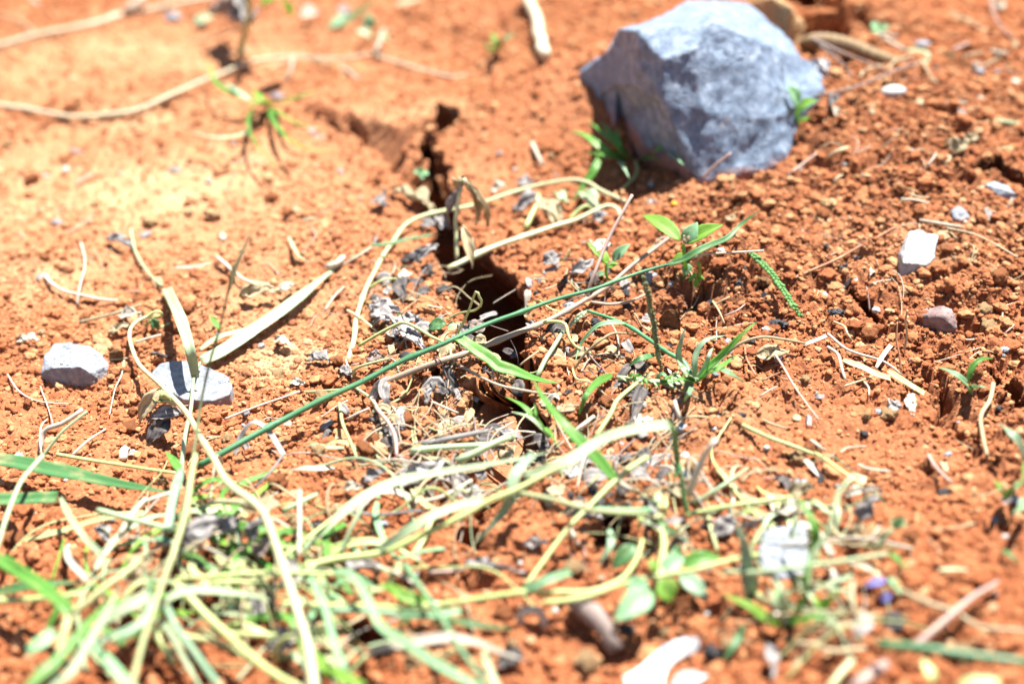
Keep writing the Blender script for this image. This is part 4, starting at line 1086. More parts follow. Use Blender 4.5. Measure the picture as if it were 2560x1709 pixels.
v = tuft('low green grass tuft with a bluish splay of blades right of centre', 'F', 100, 1060, [
    ([(100, 1040, 3), (100, 930, 10), (115, 850, 14), (180, 765, 18), (310, 732, 16)], 40, 'leaf_blue'), ([(110, 1040, 3), (180, 960, 8), (250, 905, 12), (340, 815, 20), (430, 720, 26), (528, 635, 30)], 58),
    ([(110, 1030, 3), (175, 930), (200, 860), (225, 815)], 34, 'leaf_blue'), ([(120, 1050, 3), (200, 990), (260, 955), (395, 868)], 46), ([(190, 990, 6), (250, 955), (340, 990), (440, 1052, 4)], 46, 'leaf_mint'),
    ([(90, 1040, 3), (40, 980), (-20, 900)], 56, 'leaf_fade'), ([(100, 1050, 3), (30, 960), (-10, 930)], 44), ([(100, 1050, 3), (10, 1030), (-90, 1060)], 50), ([(80, 1080, 4), (60, 1130), (25, 1190, 2)], 34, 'leaf_mint'),
    ([(100, 1050, 3), (230, 930, 8), (330, 850, 12)], 62, 'leaf_fade'), ([(60, 1040, 3), (-10, 890, 14), (5, 780, 22), (40, 670, 28)], 50, 'leaf_blue'), ([(70, 1060, 3), (-40, 1030, 6), (-100, 1040, 6), (-190, 1090, 3)], 46)])
stem('culm', None, None, 'F', [(80, 1040, 4), ('E', 2349, 920, 8), ('E', 2230, 850, 10), ('E', 2100, 750, 12), ('E', 1950, 655, 14), ('E', 1690, 568, 12)], 36, 'stem_green', parent=v, tip=.6, nodes=(.6,))
blade('blade', None, None, 'E', [(1950, 652, 14), (1880, 645, 17), (1790, 655, 17), (1720, 700, 13), (1640, 800, 6), (1608, 905, 2)], 36, 'leaf_mint', parent=v)
stem('culm', None, None, 'F', [(90, 1060, 3), ('E', 2300, 1060, 4), ('E', 2100, 1045, 5), ('E', 1890, 1018, 4)], 44, 'leaf_fade', parent=v)
for i in range(16):
    x = 1900 + i * 28
    blade('blade', None, None, 'E', [(x, 1035 + random.uniform(-10, 15), 4), (x + random.uniform(20, 60), 1010 + random.uniform(-30, 60), 8), (x + random.uniform(50, 120), 1030 + random.uniform(-70, 90), 5)], random.uniform(14, 30), random.choice(['leaf_fade', 'leaf_green', 'leaf_mint', 'grass_tan']), parent=v)
for i in range(10):
    a, x0, y0 = random.uniform(0, 6.28), 2320 + random.uniform(-50, 40), 1040 + random.uniform(-40, 30)
    blade('blade', None, None, 'E', [(x0, y0, 3), (x0 + 50 * math.cos(a), y0 + 30 * math.sin(a), 8), (x0 + 110 * math.cos(a), y0 + 60 * math.sin(a), 4)], 20, random.choice(['leaf_fade', 'straw_white', 'grass_tan']), parent=v)
blade('grass_cutting', 'short deep green blade lying left of the splayed tuft', 'grass', 'E', [(2150, 865, 6), (2060, 890, 8), (2010, 915, 6), (1960, 955, 2)], 46, 'leaf_deep')
blade('grass_cutting', 'arched green blade with brown edges right of the crack', 'grass', 'E', [(1855, 1000, 4), (1760, 1055, 12), (1690, 1130, 14), (1655, 1210, 10), (1618, 1312, 2)], 62, 'leaf_green')
blade('grass_cutting', 'bright backlit green blade leaning over the lower crack', 'grass', 'E', [('H', 1900, 190, 14), ('H', 1740, 0, 22), (1600, 1420, 28), (1500, 1310, 32), (1400, 1180, 34), (1318, 1035, 36)], 84, 'leaf_green', start=.6)
stem('cut_stalk', 'light green leaning stalk with a pink end in front of the tuft', 'stalk', 'E', [(1745, 1425, 3), (1850, 1270, 7), (1880, 1200, 9), (1920, 1150, 10), (2025, 1058, 9)], 38, 'stem_lime')
dead_leaf('black and white speckled dead leaf under the leaning stalk', 'E', (2070, 1075, 6), (1985, 1350, 3), 90, 'dead_black', crumple=.06)
def spike(label, c, pts, wpx, mat, name='seed_spike'):
    Q = trace(c, pts, 6)
    o = empty(name, Q[-1], unique(label), 'seed spike')
    r = wpx * .5 * mpp(Q[1], c)
    link('rachis', tube_mesh('rachis', Q, r * .35, .7, 6), M[mat], o)
    C, T, L = curve(Q, r * .5); tn = tangents(C)
    bm = bmesh.new()
    n = int(L / (r * .46))
    for k in range(n):
        i = min(len(C) - 1, int(k / n * (len(C) - 1)))
        s = tn[i].cross(NREF).normalized(); u = s.cross(tn[i])
        sd_ = 1 if k % 2 else -1
        e = r * (1 if .06 < k / n < .9 else .7) * random.uniform(.72, 1.12)
        mt = Matrix.Translation(C[i] + s * (sd_ * e * .5) + u * e * .3) @ (tn[i] * .9 + s * (sd_ * random.uniform(.3, .8)) + u * random.uniform(-.3, .3)).to_track_quat('Z', 'Y').to_matrix().to_4x4() @ Matrix.Diagonal((e * .55, e * .45, e * .85, 1))
        bmesh.ops.create_icosphere(bm, subdivisions=2, radius=1, matrix=mt)
    me = bpy.data.meshes.new('spikelets'); bm.to_mesh(me); bm.free()
    me.uv_layers.new(name='UVMap')
    me.polygons.foreach_set('use_smooth', [True] * len(me.polygons))
    x = link('spikelets', me, M[mat], o); x['kind'] = 'stuff'
    return o
spike('bright green beaded seed spike on the brown bank', 'F', [(480, 172, 16), (560, 245, 15), (640, 335, 13), (700, 420, 11), (765, 525, 8), (832, 612, 4)], 50, 'spike')
spike('upright brownish green seed spike rising from the splayed tuft', 'E', [(2068, 330, 50), (2100, 450, 42), (2125, 580, 33), (2145, 680, 26), (2165, 820, 16), (2195, 975, 4)], 46, 'spike_brown')
spike('small pale seed spike right of the purplish stem', 'E', [(1685, 560, 10), (1640, 600, 9), (1565, 670, 4)], 40, 'leaf_fade')
spike('pale green seed spike lying across the vine at left', 'E', [(215, 122, 10), (350, 105, 11), (500, 70, 9), (680, 40, 4)], 26, 'leaf_mint')
stem('straw', 'thin straw continuing from the pale seed spike at left', 'straw', 'E', [(215, 125, 9), (120, 190, 7), (0, 260, 3)], 16, 'straw_white')
stem('straw', 'thin whitish straw under the long stem tip by the seedling', 'straw', 'F', [(572, 150, 20), (300, 170, 17), (130, 195, 13), (-30, 250, 8)], 15, 'straw_white')

v = plant('seedling', 'fresh lime seedling with toothed leaves right of centre', 'seedling', 'E', 2330, 200)
W = 'W'
stem('stem', None, None, W, [(1570, 640, 2), (1572, 600, 12), (1568, 560, 20)], 11, 'leaf_lime', parent=v)
leaf('leaf', None, None, W, (1560, 552, 20), (1474, 494, 26), 42, 'leaf_lime', parent=v, teeth=9, bend=.10)
leaf('leaf', None, None, W, (1572, 556, 20), (1658, 516, 26), 40, 'leaf_lime', parent=v, teeth=9, bend=.08)
leaf('leaf', None, None, W, (1572, 560, 20), (1600, 510, 26), 40, 'leaf_mint', parent=v, teeth=8)
leaf('leaf', None, None, W, (1575, 590, 14), (1538, 608, 8), 34, 'leaf_lime', parent=v, teeth=7)
leaf('leaf', None, None, W, (1568, 606, 10), (1580, 634, 4), 30, 'leaf_mint', parent=v, teeth=7)
dead_leaf(None, W, (1570, 558, 21), (1578, 530, 24), 16, 'dead_tan', parent=v, name='withered_bud', crumple=.1)
stem('stem', None, None, W, [(1600, 650, 2), (1606, 620, 8), (1602, 598, 12)], 8, 'leaf_lime', parent=v)
v = plant('seedling', 'tiny three-leaf sprout just below the lime seedling', 'seedling', 'F', 110, 350)
for t in ((48, 360, 4), (165, 345, 5), (110, 405, 3), (90, 305, 8)):
    leaf('leaf', None, None, 'F', (105, 340, 6), t, 44, 'leaf_lime', parent=v, peak=.55)
stem('stem', None, None, 'F', [(130, 360, 1), (140, 290, 8), (130, 240, 14)], 16, 'leaf_lime', parent=v)
v = plant('seedling', 'seedling with a white flower behind the green stem', 'seedling', 'E', 1830, 365)
stem('stem', None, None, 'E', [(1830, 365, 1), (1815, 300, 8), (1820, 230, 14)], 24, 'leaf_lime', parent=v)
leaf('leaf', None, None, 'E', (1862, 222, 12), (1982, 108, 18), 74, 'leaf_mint', parent=v)
leaf('leaf', None, None, 'E', (1800, 240, 14), (1682, 95, 20), 40, 'leaf_lime', parent=v)
leaf('leaf', None, None, 'E', (1815, 250, 12), (1815, 160, 16), 46, 'leaf_lime', parent=v)
leaf('leaf', None, None, 'E', (1815, 310, 6), (1730, 335, 3), 46, 'leaf_mint', parent=v)
leaf('leaf', None, None, 'E', (1830, 270, 9), (1900, 240, 10), 40, 'leaf_lime', parent=v)
for k in range(6):
    a = k * 1.047
    leaf('petal', None, None, 'E', (1790, 120, 22), (1790 + 72 * math.cos(a), 120 + 48 * math.sin(a), 24), 60, 'straw_white', parent=v, crumple=.06)
v = plant('seedling', 'bright green seedling against the right side of the boulder', 'seedling', 'C', 825, 870)
stem('stem', None, None, 'C', [(825, 870, 1), (808, 790, 10), (802, 700, 20)], 22, 'leaf_lime', parent=v)
leaf('leaf', None, None, 'C', (805, 715, 18), (728, 585, 30), 110, 'leaf_mint', parent=v)
leaf('leaf', None, None, 'C', (808, 740, 16), (930, 685, 22), 75, 'leaf_lime', parent=v)
leaf('leaf', None, None, 'C', (808, 800, 9), (665, 708, 18), 46, 'leaf_lime', parent=v)
leaf('leaf', None, None, 'C', (810, 780, 11), (950, 680, 20), 50, 'leaf_mint', parent=v)
leaf('leaf', None, None, 'C', (815, 830, 6), (890, 805, 8), 30, 'leaf_lime', parent=v)
v = plant('seedling', 'tiny mint two-leaf sprout at the top right', 'seedling', 'C', 1350, 235)
for t, wd in (((1305, 160, 8), 60), ((1430, 185, 8), 55), ((1310, 225, 4), 45), ((1385, 240, 4), 40)):
    leaf('leaf', None, None, 'C', (1350, 205, 5), t, wd, 'leaf_mint', parent=v, peak=.55)
v = plant('seedling', 'little mint seedling inside the upper crack', 'seedling', 'B', 550, 1230)
for t, wd in (((500, 1180, 8), 46), ((605, 1195, 8), 44), ((545, 1140, 10), 50), ((570, 1225, 6), 40)):
    leaf('leaf', None, None, 'B', (550, 1185, 6), t, wd, 'leaf_mint', parent=v, peak=.55)
tuft('pale two-blade sprout by the right crack', 'F', 1985, 1140, [([(1985, 1140, 2), (1955, 1060), (1870, 990), (1760, 950)], 52, 'leaf_mint'), ([(1985, 1130, 2), (1970, 1030), (2000, 940), (2060, 895), (2140, 890)], 48), ([(1990, 1090, 5), (2040, 1080), (2105, 1090)], 44, 'leaf_mint')], name='sprout')
tuft('blurred green blade pair at the right edge', 'I', 2210, 290, [([(2210, 290, 3), (2190, 230), (2150, 160)], 60), ([(2215, 290, 3), (2280, 220), (2360, 150)], 60, 'leaf_deep')], name='sprout')
tuft('blue-green curved blade at the right edge', 'F', 2349, 1600, [([(2349, 1600, 4), (2320, 1480), (2260, 1400), (2170, 1330)], 70, 'leaf_blue')], name='sprout')
tuft('cropped bright leaves at the far right edge', 'I', 2349, 420, [([(2370, 300, 10), (2320, 360), (2270, 400)], 80, 'leaf_mint'), ([(2360, 40, 14), (2349, 140), (2330, 200)], 50, 'leaf_green')], name='sprout')
v = plant('weed', 'wilted weed with a bright leaf cut off by the top edge', 'weed', 'A', 1635, 390)
stem('stem', None, None, 'A', [(1635, 395, 2), (1650, 320, 12), (1690, 190, 30), (1692, 0, 52), (1690, -80, 60)], 50, 'grass_tan', parent=v)
leaf('leaf', None, None, 'A', (1850, -30, 60), (1975, 115, 40), 160, 'leaf_green', parent=v)
leaf('leaf', None, None, 'A', (1880, -10, 50), (1765, 60, 40), 70, 'leaf_lime', parent=v)
stem('branch', None, None, 'A', [(1690, -40, 55), (1760, -60, 58), (1850, -30, 60)], 30, 'grass_tan', parent=v)
dead_leaf(None, 'A', (1690, 150, 32), (1500, 80, 20), 120, 'dead_grey', parent=v, name='leaf')
dead_leaf(None, 'A', (1690, 60, 44), (1560, -20, 40), 100, 'dead_grey', parent=v, name='leaf')
dead_leaf(None, 'A', (1640, 380, 3), (1700, 320, 6), 60, 'dead_tan', parent=v, name='leaf')
stem('branch', None, None, 'A', [(1690, 180, 30), (1500, 240, 10), (1280, 300, 2)], 24, 'straw', parent=v)
v = plant('weed', 'pale blurred weed leaves at the top left of centre', 'weed', 'B', 200, 260)
stem('stem', None, None, 'B', [(220, 390, 3), (260, 330, 8), (300, 200, 14)], 30, 'straw_white', parent=v)
for b, t, wd, mt in (((200, 200, 10), (200, 90, 20), 90, 'leaf_mint'), ((210, 240, 8), (110, 215, 12), 70, 'leaf_fade'), ((250, 250, 8), (330, 280, 8), 70, 'leaf_mint'), ((210, 260, 6), (190, 280, 3), 60, 'leaf_fade')):
    leaf('leaf', None, None, 'B', b, t, wd, mt, parent=v)
v = plant('weed', 'dark blurred weed stems at the top edge', 'weed', 'B', 40, 120)
blade('blade', None, None, 'B', [(-10, 190, 6), (120, 90, 12), (270, -20, 20)], 50, 'leaf_deep', parent=v)
blade('blade', None, None, 'A', [(2349, 110, 6), (2280, 170, 5), (2220, 190, 3)], 70, 'leaf_mint', parent=v)
dead_leaf(None, 'B', (0, 40, 10), (60, 130, 3), 80, 'dead_grey', parent=v, name='leaf')
blade('blade', None, None, 'B', [(380, 40, 8), (480, 10, 9), (580, -10, 8)], 40, 'straw', parent=v)
leaf('fallen_leaf', 'nearly white dead leaf at the top edge', 'leaf', 'A', (2050, 100, 8), (2180, 90, 8), 110, 'straw_white', crumple=.08)
dead_leaf('grey dead leaf left of the white one at the top edge', 'A', (1500, 90, 4), (1560, 40, 8), 70, 'straw_white')
leaf('fallen_leaf', 'small yellowish leaf by the dark pebble at top left', 'leaf', 'A', (1330, 170, 4), (1450, 110, 8), 80, 'leaf_fade', crumple=.1)

# ---------------------------------------------------------------- dry stalks and straws
def S(label, c, pts, wd, mat='straw', h=3, kind='straw', **kw):
    return stem(kind, label, {'dry_stalk': 'stalk', 'straw': 'straw', 'rootlet': 'root', 'green_stalk': 'stalk', 'pine_needle': 'needle'}[kind], c, pts, wd, mat, h, **kw)
S('pale dry stalk across the top left corner', 'A', [(-60, 320), (0, 308), (300, 240, 5), (620, 170, 6), (850, 98, 5), (1100, 50, 4), (1440, -15, 3)], 46, 'wood', 4, 'dry_stalk', nodes=(.55,))
S('long bowed dry stalk sweeping across the upper left', 'A', [(-60, 700), (0, 712), (200, 752, 4), (500, 800, 5), (750, 785, 5), (920, 755, 5), (1100, 680, 6), (1440, 530, 6), (1700, 430, 6), (1950, 390, 5), (2349, 400, 4), ('B', 200, 372, 4), ('B', 400, 425, 4), ('B', 550, 470, 3), ('B', 750, 522, 3), ('B', 860, 508, 3)], 36, 'wood', 4, 'dry_stalk', tip=.45)
S('short dry side twig by the bowed stalk end', 'B', [(0, 450), (60, 490, 4), (130, 540)], 22, 'straw_white')
S('thin straw fan above the upper left tuft', 'A', [(2349, 470), (2200, 420, 4), (2000, 400, 5), (1830, 470)], 22, 'straw')
S('upright white fibre behind the upper left tuft', 'A', [(1950, 560), (1990, 470, 10), (2000, 390, 14)], 22, 'straw_white')
S('fine branching straw at the far top left', 'A', [(0, 95), (110, 130, 4), (200, 190, 4), (240, 230)], 20, 'straw')
S('fine straw at the very top left corner', 'A', [(220, -10), (265, 35)], 22, 'straw_white')
S('white dry flower stalk by the stick at the top', 'A', [(860, 90, 6), (930, 40, 10), (1000, -20, 14)], 60, 'straw_white')
S('short straw left of the pale clods', 'A', [(520, 1260), (580, 1215, 4), (640, 1190)], 16, 'straw_white')
S('green-white stalk dropping from the dead leaf at left', 'D', [(890, 10), (915, 120, 5), (950, 200, 5), (985, 262, 5), (1030, 322, 4), (1105, 392, 4)], 24, 'leaf_fade', 4, 'green_stalk')
S('grey curved straw at the far left', 'D', [(300, 320), (350, 375, 5), (430, 425, 6), (540, 452, 5), (700, 488, 4), (815, 496)], 26, 'straw_white')
S('thin upright straw crossing the grey curved straw', 'D', [(552, 100), (578, 235, 5), (545, 400, 8), (528, 525)], 18, 'straw_white')
S('small straw above the crossing straws', 'D', [(520, 165), (580, 190, 4), (635, 222)], 18, 'straw')
blade('straw', 'white flat straw sliver left of centre', 'straw', 'D', [(1190, 272), (1330, 264, 5), (1455, 232, 4)], 26, 'straw_white', end='point')
S('tapering straw pointing right above the pale dead leaf', 'D', [(1485, 200, 4), (1600, 300, 5), (1700, 362, 4), (1835, 386)], 30, 'straw_white')
S('tan straw ending in the little hollow at left', 'D', [(545, 642), (750, 590, 5), (970, 520, 5)], 24, 'straw')
S('thin straw left of the yellow vine bend', 'D', [(930, 780), (1010, 750, 4), (1108, 725)], 16, 'straw_white')
blade('grass_cutting', 'short curved green blade on open soil left of the crack', 'grass', 'D', [(1970, 55), (2025, 165, 6), (2070, 210, 6), (2125, 238, 3)], 26, 'leaf_blue')
S('long fine rootlet at the far left', 'D', [(50, 1000), (130, 1110, 4), (260, 1180, 4), (470, 1200)], 14, 'straw_white', kind='rootlet')
S('pinkish rootlet below the left stone', 'D', [(275, 1080), (320, 1200, 4), (360, 1335)], 14, 'stem_pink', kind='rootlet')
S('wavy rootlet between the two grey stones', 'D', [(848, 890), (830, 1000, 4), (785, 1100, 4), (750, 1275)], 12, 'straw_white', kind='rootlet')
S('straight straw below the sandy patch', 'D', [(1540, 1300), (1800, 1200, 4), (2045, 1112)], 18, 'straw_white')
S('little green-yellow straw touching the long green stem', 'D', [(2090, 1118, 4), (2220, 1108, 5), (2345, 1098, 4)], 20, 'grass_tan')
blade('hay_piece', 'grey dry blade arched like a bow under the green stem', 'grass', 'D', [(1600, 1557, 2), (1650, 1420, 8), (1720, 1332, 14), (1780, 1340, 14), (1850, 1410, 9), (1935, 1545, 2)], 46, 'dead_grey', end='cut')
S('bent whitish straw at the lower far left', 'D', [(280, 1520, 4), (300, 1380, 10), (420, 1325, 14), (560, 1225, 18)], 40, 'straw_white')
S('fine curly fibre at the lower far left', 'D', [(285, 1557, 4), (270, 1450, 8), (280, 1350, 9), (320, 1305, 6)], 14, 'straw_white')
S('pale green stalk rising at the lower far left', 'D', [(290, 1557, 8), (420, 1390, 16), (590, 1245, 22)], 24, 'leaf_fade', kind='green_stalk')
S('whitish diagonal straw left of the lower crack', 'D', [(490, 1550), (600, 1450, 5), (720, 1370)], 18, 'straw_white')
S('small white root end behind the yellow vine', 'D', [(740, 900), (810, 895, 4), (900, 885)], 14, 'straw')
S('jagged straw right of the pale dead leaf', 'D', [(2220, 560), (2280, 470, 5), (2349, 400, 5)], 20, 'straw_white')
S('fluffy straw at the end of the striped blade', 'D', [(2240, 260, 4), (2300, 240, 7), (2349, 200, 6)], 50, 'straw_white')
S('long rusty pine needle on the bank right of the seed spike', 'F', [(765, 352, 4), (1070, 210, 6), (1250, 110, 6), (1470, -10, 4)], 20, 'needle', kind='pine_needle')
S('rusty needle lying down the middle of the right soil', 'F', [(600, 805, 5), (690, 930, 6), (760, 1045, 6), (850, 1180, 6), (950, 1315, 3)], 18, 'stem_pink', kind='pine_needle')
S('paired rusty needles by the curled tan leaf', 'F', [(445, 810, 4), (460, 900, 5), (520, 1010, 3)], 16, 'needle', kind='pine_needle')
S('arched whitish straw above the curled tan leaf', 'F', [(330, 850, 5), (430, 780, 10), (560, 742, 13), (680, 755, 11), (850, 785, 5)], 22, 'straw')
blade('straw', 'white split straw right of the arched straw', 'straw', 'F', [(845, 795, 4), (930, 765, 5), (1000, 735, 4)], 28, 'straw_white', end='cut')
S('long fine straw running under the split tan stalks', 'F', [(1010, 725, 3), (1120, 815, 5), (1210, 855, 5), (1370, 900, 5), (1450, 945, 5), (1515, 1000, 3)], 22, 'straw_white')
S('bent whitish rootlet left of the split tan stalks', 'F', [(1010, 815, 3), (1075, 860, 6), (1100, 930, 6), (1115, 985, 5), (1135, 1040, 3)], 26, 'straw_white', kind='rootlet')
blade('dry_stalk', 'golden dry stalk piece, upper of the two at right', 'stalk', 'F', [(1110, 900, 4), (1250, 955, 6), (1340, 1000, 6), (1435, 1028, 4)], 52, 'straw', end='cut')
blade('dry_stalk', 'greenish dry stalk piece, lower of the two at right', 'stalk', 'F', [(1420, 975, 4), (1520, 1040, 6), (1600, 1090, 6), (1665, 1130, 4)], 48, 'grass_tan', end='cut')
blade('straw', 'short whitish straw above the greenish stalk piece', 'straw', 'F', [(1335, 960, 3), (1380, 880, 6), (1440, 800, 5)], 34, 'straw_white', end='cut')
S('upright pale rootlet in front of the purplish stone', 'F', [(1530, 830, 3), (1548, 720, 10), (1540, 640, 16), (1555, 560, 22)], 18, 'straw', kind='rootlet')
S('red-brown needle standing by the right crack', 'F', [(1510, 970, 3), (1500, 860, 8), (1480, 760, 12), (1485, 640, 18)], 16, 'needle', kind='pine_needle')
S('zigzag rootlet above the golden stalk piece', 'F', [(1050, 640, 3), (1120, 670, 5), (1140, 715, 5), (1170, 760, 3)], 18, 'straw', kind='rootlet')
S('tan rootlet hanging beside the right crack', 'F', [(2140, 1060, 8), (2120, 1180, 6), (2060, 1290, 6), (2070, 1430, 5), (2100, 1550, 3)], 34, 'straw', kind='rootlet')
S('fine straw beneath the golden stalk', 'F', [(1120, 1080), (1220, 1045, 4), (1310, 1012)], 16, 'straw')
S('wavy pale rootlet on the smooth soil', 'F', [(1260, 1050), (1290, 1090, 4), (1290, 1145)], 16, 'straw_white', kind='rootlet')
S('long half-green stalk on the soil at lower right', 'F', [(420, 1345, 4), (600, 1425, 7), (760, 1480, 7), (930, 1545, 5)], 34, 'grass_tan', kind='green_stalk')
S('whitish straw below the long half-green stalk', 'F', [(890, 1450), (940, 1485, 5), (985, 1520)], 26, 'straw_white')
S('tan straw below the small pebbles at lower right', 'F', [(560, 1310), (640, 1345, 4), (730, 1372)], 22, 'straw')
S('thin dark straw at the far right below the purplish stone', 'F', [(1880, 755), (1960, 760, 4), (2025, 757)], 18, 'straw_white')
S('thin twig fork at the far right', 'F', [(2000, 490), (2010, 430, 5), (1990, 385, 5)], 18, 'straw')
S('grey twig left of the tiny whitish pebble', 'F', [(1305, 385), (1370, 365, 4), (1435, 352)], 20, 'dead_grey')
S('double needle from the twisted root', 'C', [(900, 270, 20), (1080, 350, 16), (1250, 420, 10), (1400, 480, 5)], 22, 'bark', kind='pine_needle')
S('lower needle from the twisted root', 'C', [(950, 310, 16), (1080, 410, 10), (1180, 530, 4)], 20, 'bark', kind='pine_needle')
S('long brown needle pointing at the boulder above the white pebble', 'C', [(930, 660, 8), (1150, 610, 9), (1350, 530, 9), (1500, 470, 8), (1650, 435, 5)], 20, 'bark', kind='pine_needle')
S('whitish stalk below the tiny mint sprout', 'C', [(1400, 265, 6), (1470, 305, 7), (1540, 345, 5)], 28, 'straw_white')
S('second whitish stalk right of the tiny mint sprout', 'C', [(1340, 245, 5), (1410, 240, 6), (1480, 250, 4)], 24, 'straw_white')
blade('hay_piece', 'bent green-white stalk with a hooked leaf high at right', 'grass', 'C', [(1550, 345, 5), (1640, 350, 7), (1690, 370, 8), (1680, 425, 4)], 36, 'leaf_fade', end='cut')
S('curly straws between the twisted root and the white pebble', 'C', [(1230, 530), (1260, 480, 5), (1360, 450, 5), (1420, 470), (1480, 410, 6), (1590, 380)], 18, 'straw')
S('thin needle right of the curly straws', 'C', [(1650, 410, 8), (1700, 500, 6), (1760, 575, 3)], 18, 'straw', kind='pine_needle')
S('brown stick at the upper right bank', 'C', [(1860, 350), (1920, 315, 5), (1975, 285)], 24, 'stem_pink')
S('tan straw across the upper right bank', 'C', [(1860, 85), (1960, 140, 5), (2080, 205)], 20, 'straw')
S('pink thin stalk at the top right corner', 'C', [(2120, -20, 8), (2150, 110, 8), (2210, 200, 6), (2290, 270, 3)], 16, 'stem_pink')
S('white straw bits at the right edge', 'C', [(2120, 350), (2190, 362, 5), (2270, 362)], 26, 'straw_white')
S('pale straw left of the white straw bits', 'C', [(1930, 390), (2000, 370, 5), (2065, 355)], 18, 'straw')
S('straight straw near the small blue pebble', 'C', [(2060, 460), (2120, 425, 5), (2180, 395)], 16, 'straw')
S('pale twig at the right edge below the white pebble', 'C', [(1790, 720), (1850, 705, 5), (1920, 702, 5), (1980, 718)], 22, 'straw_white')
S('pale greenish twig at the right edge', 'C', [(2150, 835), (2240, 835, 5), (2349, 852)], 30, 'leaf_fade')
S('forked straw on the right bank', 'C', [(1690, 1130), (1730, 1080, 5), (1750, 1045)], 16, 'straw_white')
S('branching fibre above the forked straw', 'C', [(1590, 1030), (1640, 1020, 5), (1690, 1030, 4), (1720, 1055)], 18, 'straw')
S('curled pale root in the bank below the boulder', 'C', [(1055, 1260), (1075, 1215, 6), (1110, 1195, 5)], 26, 'straw', kind='rootlet')
S('olive curved root half out of the bank', 'C', [(1010, 1085, 2), (1060, 1040, 8), (1110, 1015, 9), (1150, 1000, 5)], 36, 'straw', kind='rootlet')
S('thin straw over the boulder foot', 'C', [(150, 1215, 8), (240, 1130, 14), (350, 1050, 20)], 22, 'stem_pink')
S('thin straw in front of the boulder corner', 'C', [(740, 1195, 4), (840, 1120, 6), (930, 1050, 8)], 22, 'stem_pink')
S('twin straws above the grey flaky chip', 'C', [(1510, 1360), (1600, 1365, 4), (1700, 1390)], 18, 'straw_white')
S('single straw above the twin straws', 'C', [(1570, 1320), (1630, 1345, 5), (1700, 1345)], 16, 'straw')
S('long pale straw at right above the whitish chip', 'C', [(1640, 1505), (1750, 1520, 5), (1950, 1555)], 24, 'straw_white')
S('tan straw running off to the right edge', 'F', [(1820, 0, 4), (2000, 40, 5), (2150, 110, 5), (2300, 200, 3)], 16, 'straw')
S('thin root lying on the left lip of the bank', 'C', [(1150, 1480), (1230, 1520, 5), (1310, 1550)], 16, 'straw')
S('slender straw left of the seed spike on the bank', 'F', [(220, 500, 5), (260, 560, 8), (300, 650, 4)], 16, 'straw')
S('second slender straw on the bank', 'F', [(215, 540, 4), (300, 490, 8), (340, 470, 8)], 14, 'straw')
S('straw leaning from the bank to the tuft', 'F', [(300, 600, 5), (390, 560, 7), (440, 520, 5)], 14, 'stem_pink')
S('short thick straw above the lower right dark pebbles', 'F', [(540, 1150), (600, 1110, 4), (660, 1080)], 16, 'stem_pink')
S('straw near the smooth red patch', 'F', [(560, 1040), (640, 1000, 4), (700, 975)], 16, 'needle')
S('pale grass stem leaning left of the crack under the purplish weed', 'E', [(1345, 1010, 2), (1400, 900, 5), (1470, 790, 7), (1520, 705, 8)], 36, 'leaf_fade', kind='green_stalk')
S('thin hook-shaped straw right of the crack', 'E', [(1600, 960, 3), (1680, 850, 10), (1790, 760, 16), (1860, 722, 16), (1975, 722, 10)], 20, 'straw')
S('white tip straw beside the hook-shaped straw', 'E', [(1470, 1180, 2), (1480, 1120, 6), (1490, 1070, 9)], 16, 'straw_white')
S('yellowish twiggy root by the arched green blade', 'E', [(1590, 960, 3), (1620, 1030, 5), (1700, 1040, 5), (1640, 1090, 3)], 16, 'stem_lime', kind='rootlet')
S('thin straw left of the crack ledge', 'E', [(630, 1188, 3), (720, 1225, 5), (810, 1262, 3)], 20, 'straw_white')
S('pink and green stalk at left of the lower crack', 'E', [(0, 1200, 3), (20, 1330, 6), (60, 1430, 7), (110, 1557, 7)], 28, 'grass_tan', kind='green_stalk')
S('reddish stalk beside the pink and green one', 'E', [(215, 1160, 4), (270, 1250, 8), (340, 1340, 9), (380, 1430, 9), (390, 1560, 7)], 32, 'stem_pink', kind='dry_stalk')
S('thin green stem meeting the reddish stalk', 'E', [(110, 1090, 3), (200, 1150, 6), (265, 1235, 8)], 22, 'leaf_fade', kind='green_stalk')
S('straw lying beside the reddish stalk', 'E', [(50, 1305, 3), (130, 1260, 5), (200, 1230, 4)], 20, 'straw_white')
S('bundle stalk at the left lip of the lower crack', 'E', [(480, 1520, 5), (700, 1490, 7), (950, 1470, 8), (1040, 1470, 6)], 50, 'leaf_fade', kind='green_stalk')
S('second bundle stalk on the lower crack lip', 'E', [(560, 1470, 5), (800, 1430, 7), (1010, 1390, 6)], 46, 'dead_grey', kind='dry_stalk')
S('stalk bridging toward the lower crack', 'E', [(800, 1590, 6), (950, 1520, 8), (1080, 1450, 9), (1175, 1415, 7)], 56, 'leaf_fade', kind='green_stalk')
S('root hair curl hanging in the lower crack', 'E', [(1100, 1470, 0), (1105, 1530, -6), (1140, 1540, -8)], 12, 'straw', kind='rootlet')
S('pale straw lying on the right of the lower crack', 'E', [(1590, 1400, 3), (1660, 1340, 6), (1735, 1280, 5)], 34, 'straw_white')
S('pale upright straw far right of the leaning stalk', 'E', [(2330, 1330, 3), (2300, 1250, 8), (2280, 1180, 10)], 36, 'straw_white')
S('thin straw by the crack-edge clod', 'E', [(1230, 935, 3), (1290, 885, 6), (1355, 840, 5)], 16, 'straw')
S('long thin tan straw at the left of the green stem', 'E', [(90, 1010, 4), (100, 965, 7), (180, 930, 8), (330, 890, 5)], 22, 'grass_tan')
S('curly rootlet below the pale vine', 'E', [(40, 900, 3), (60, 970, 4), (90, 1030, 3)], 16, 'straw_white', kind='rootlet')
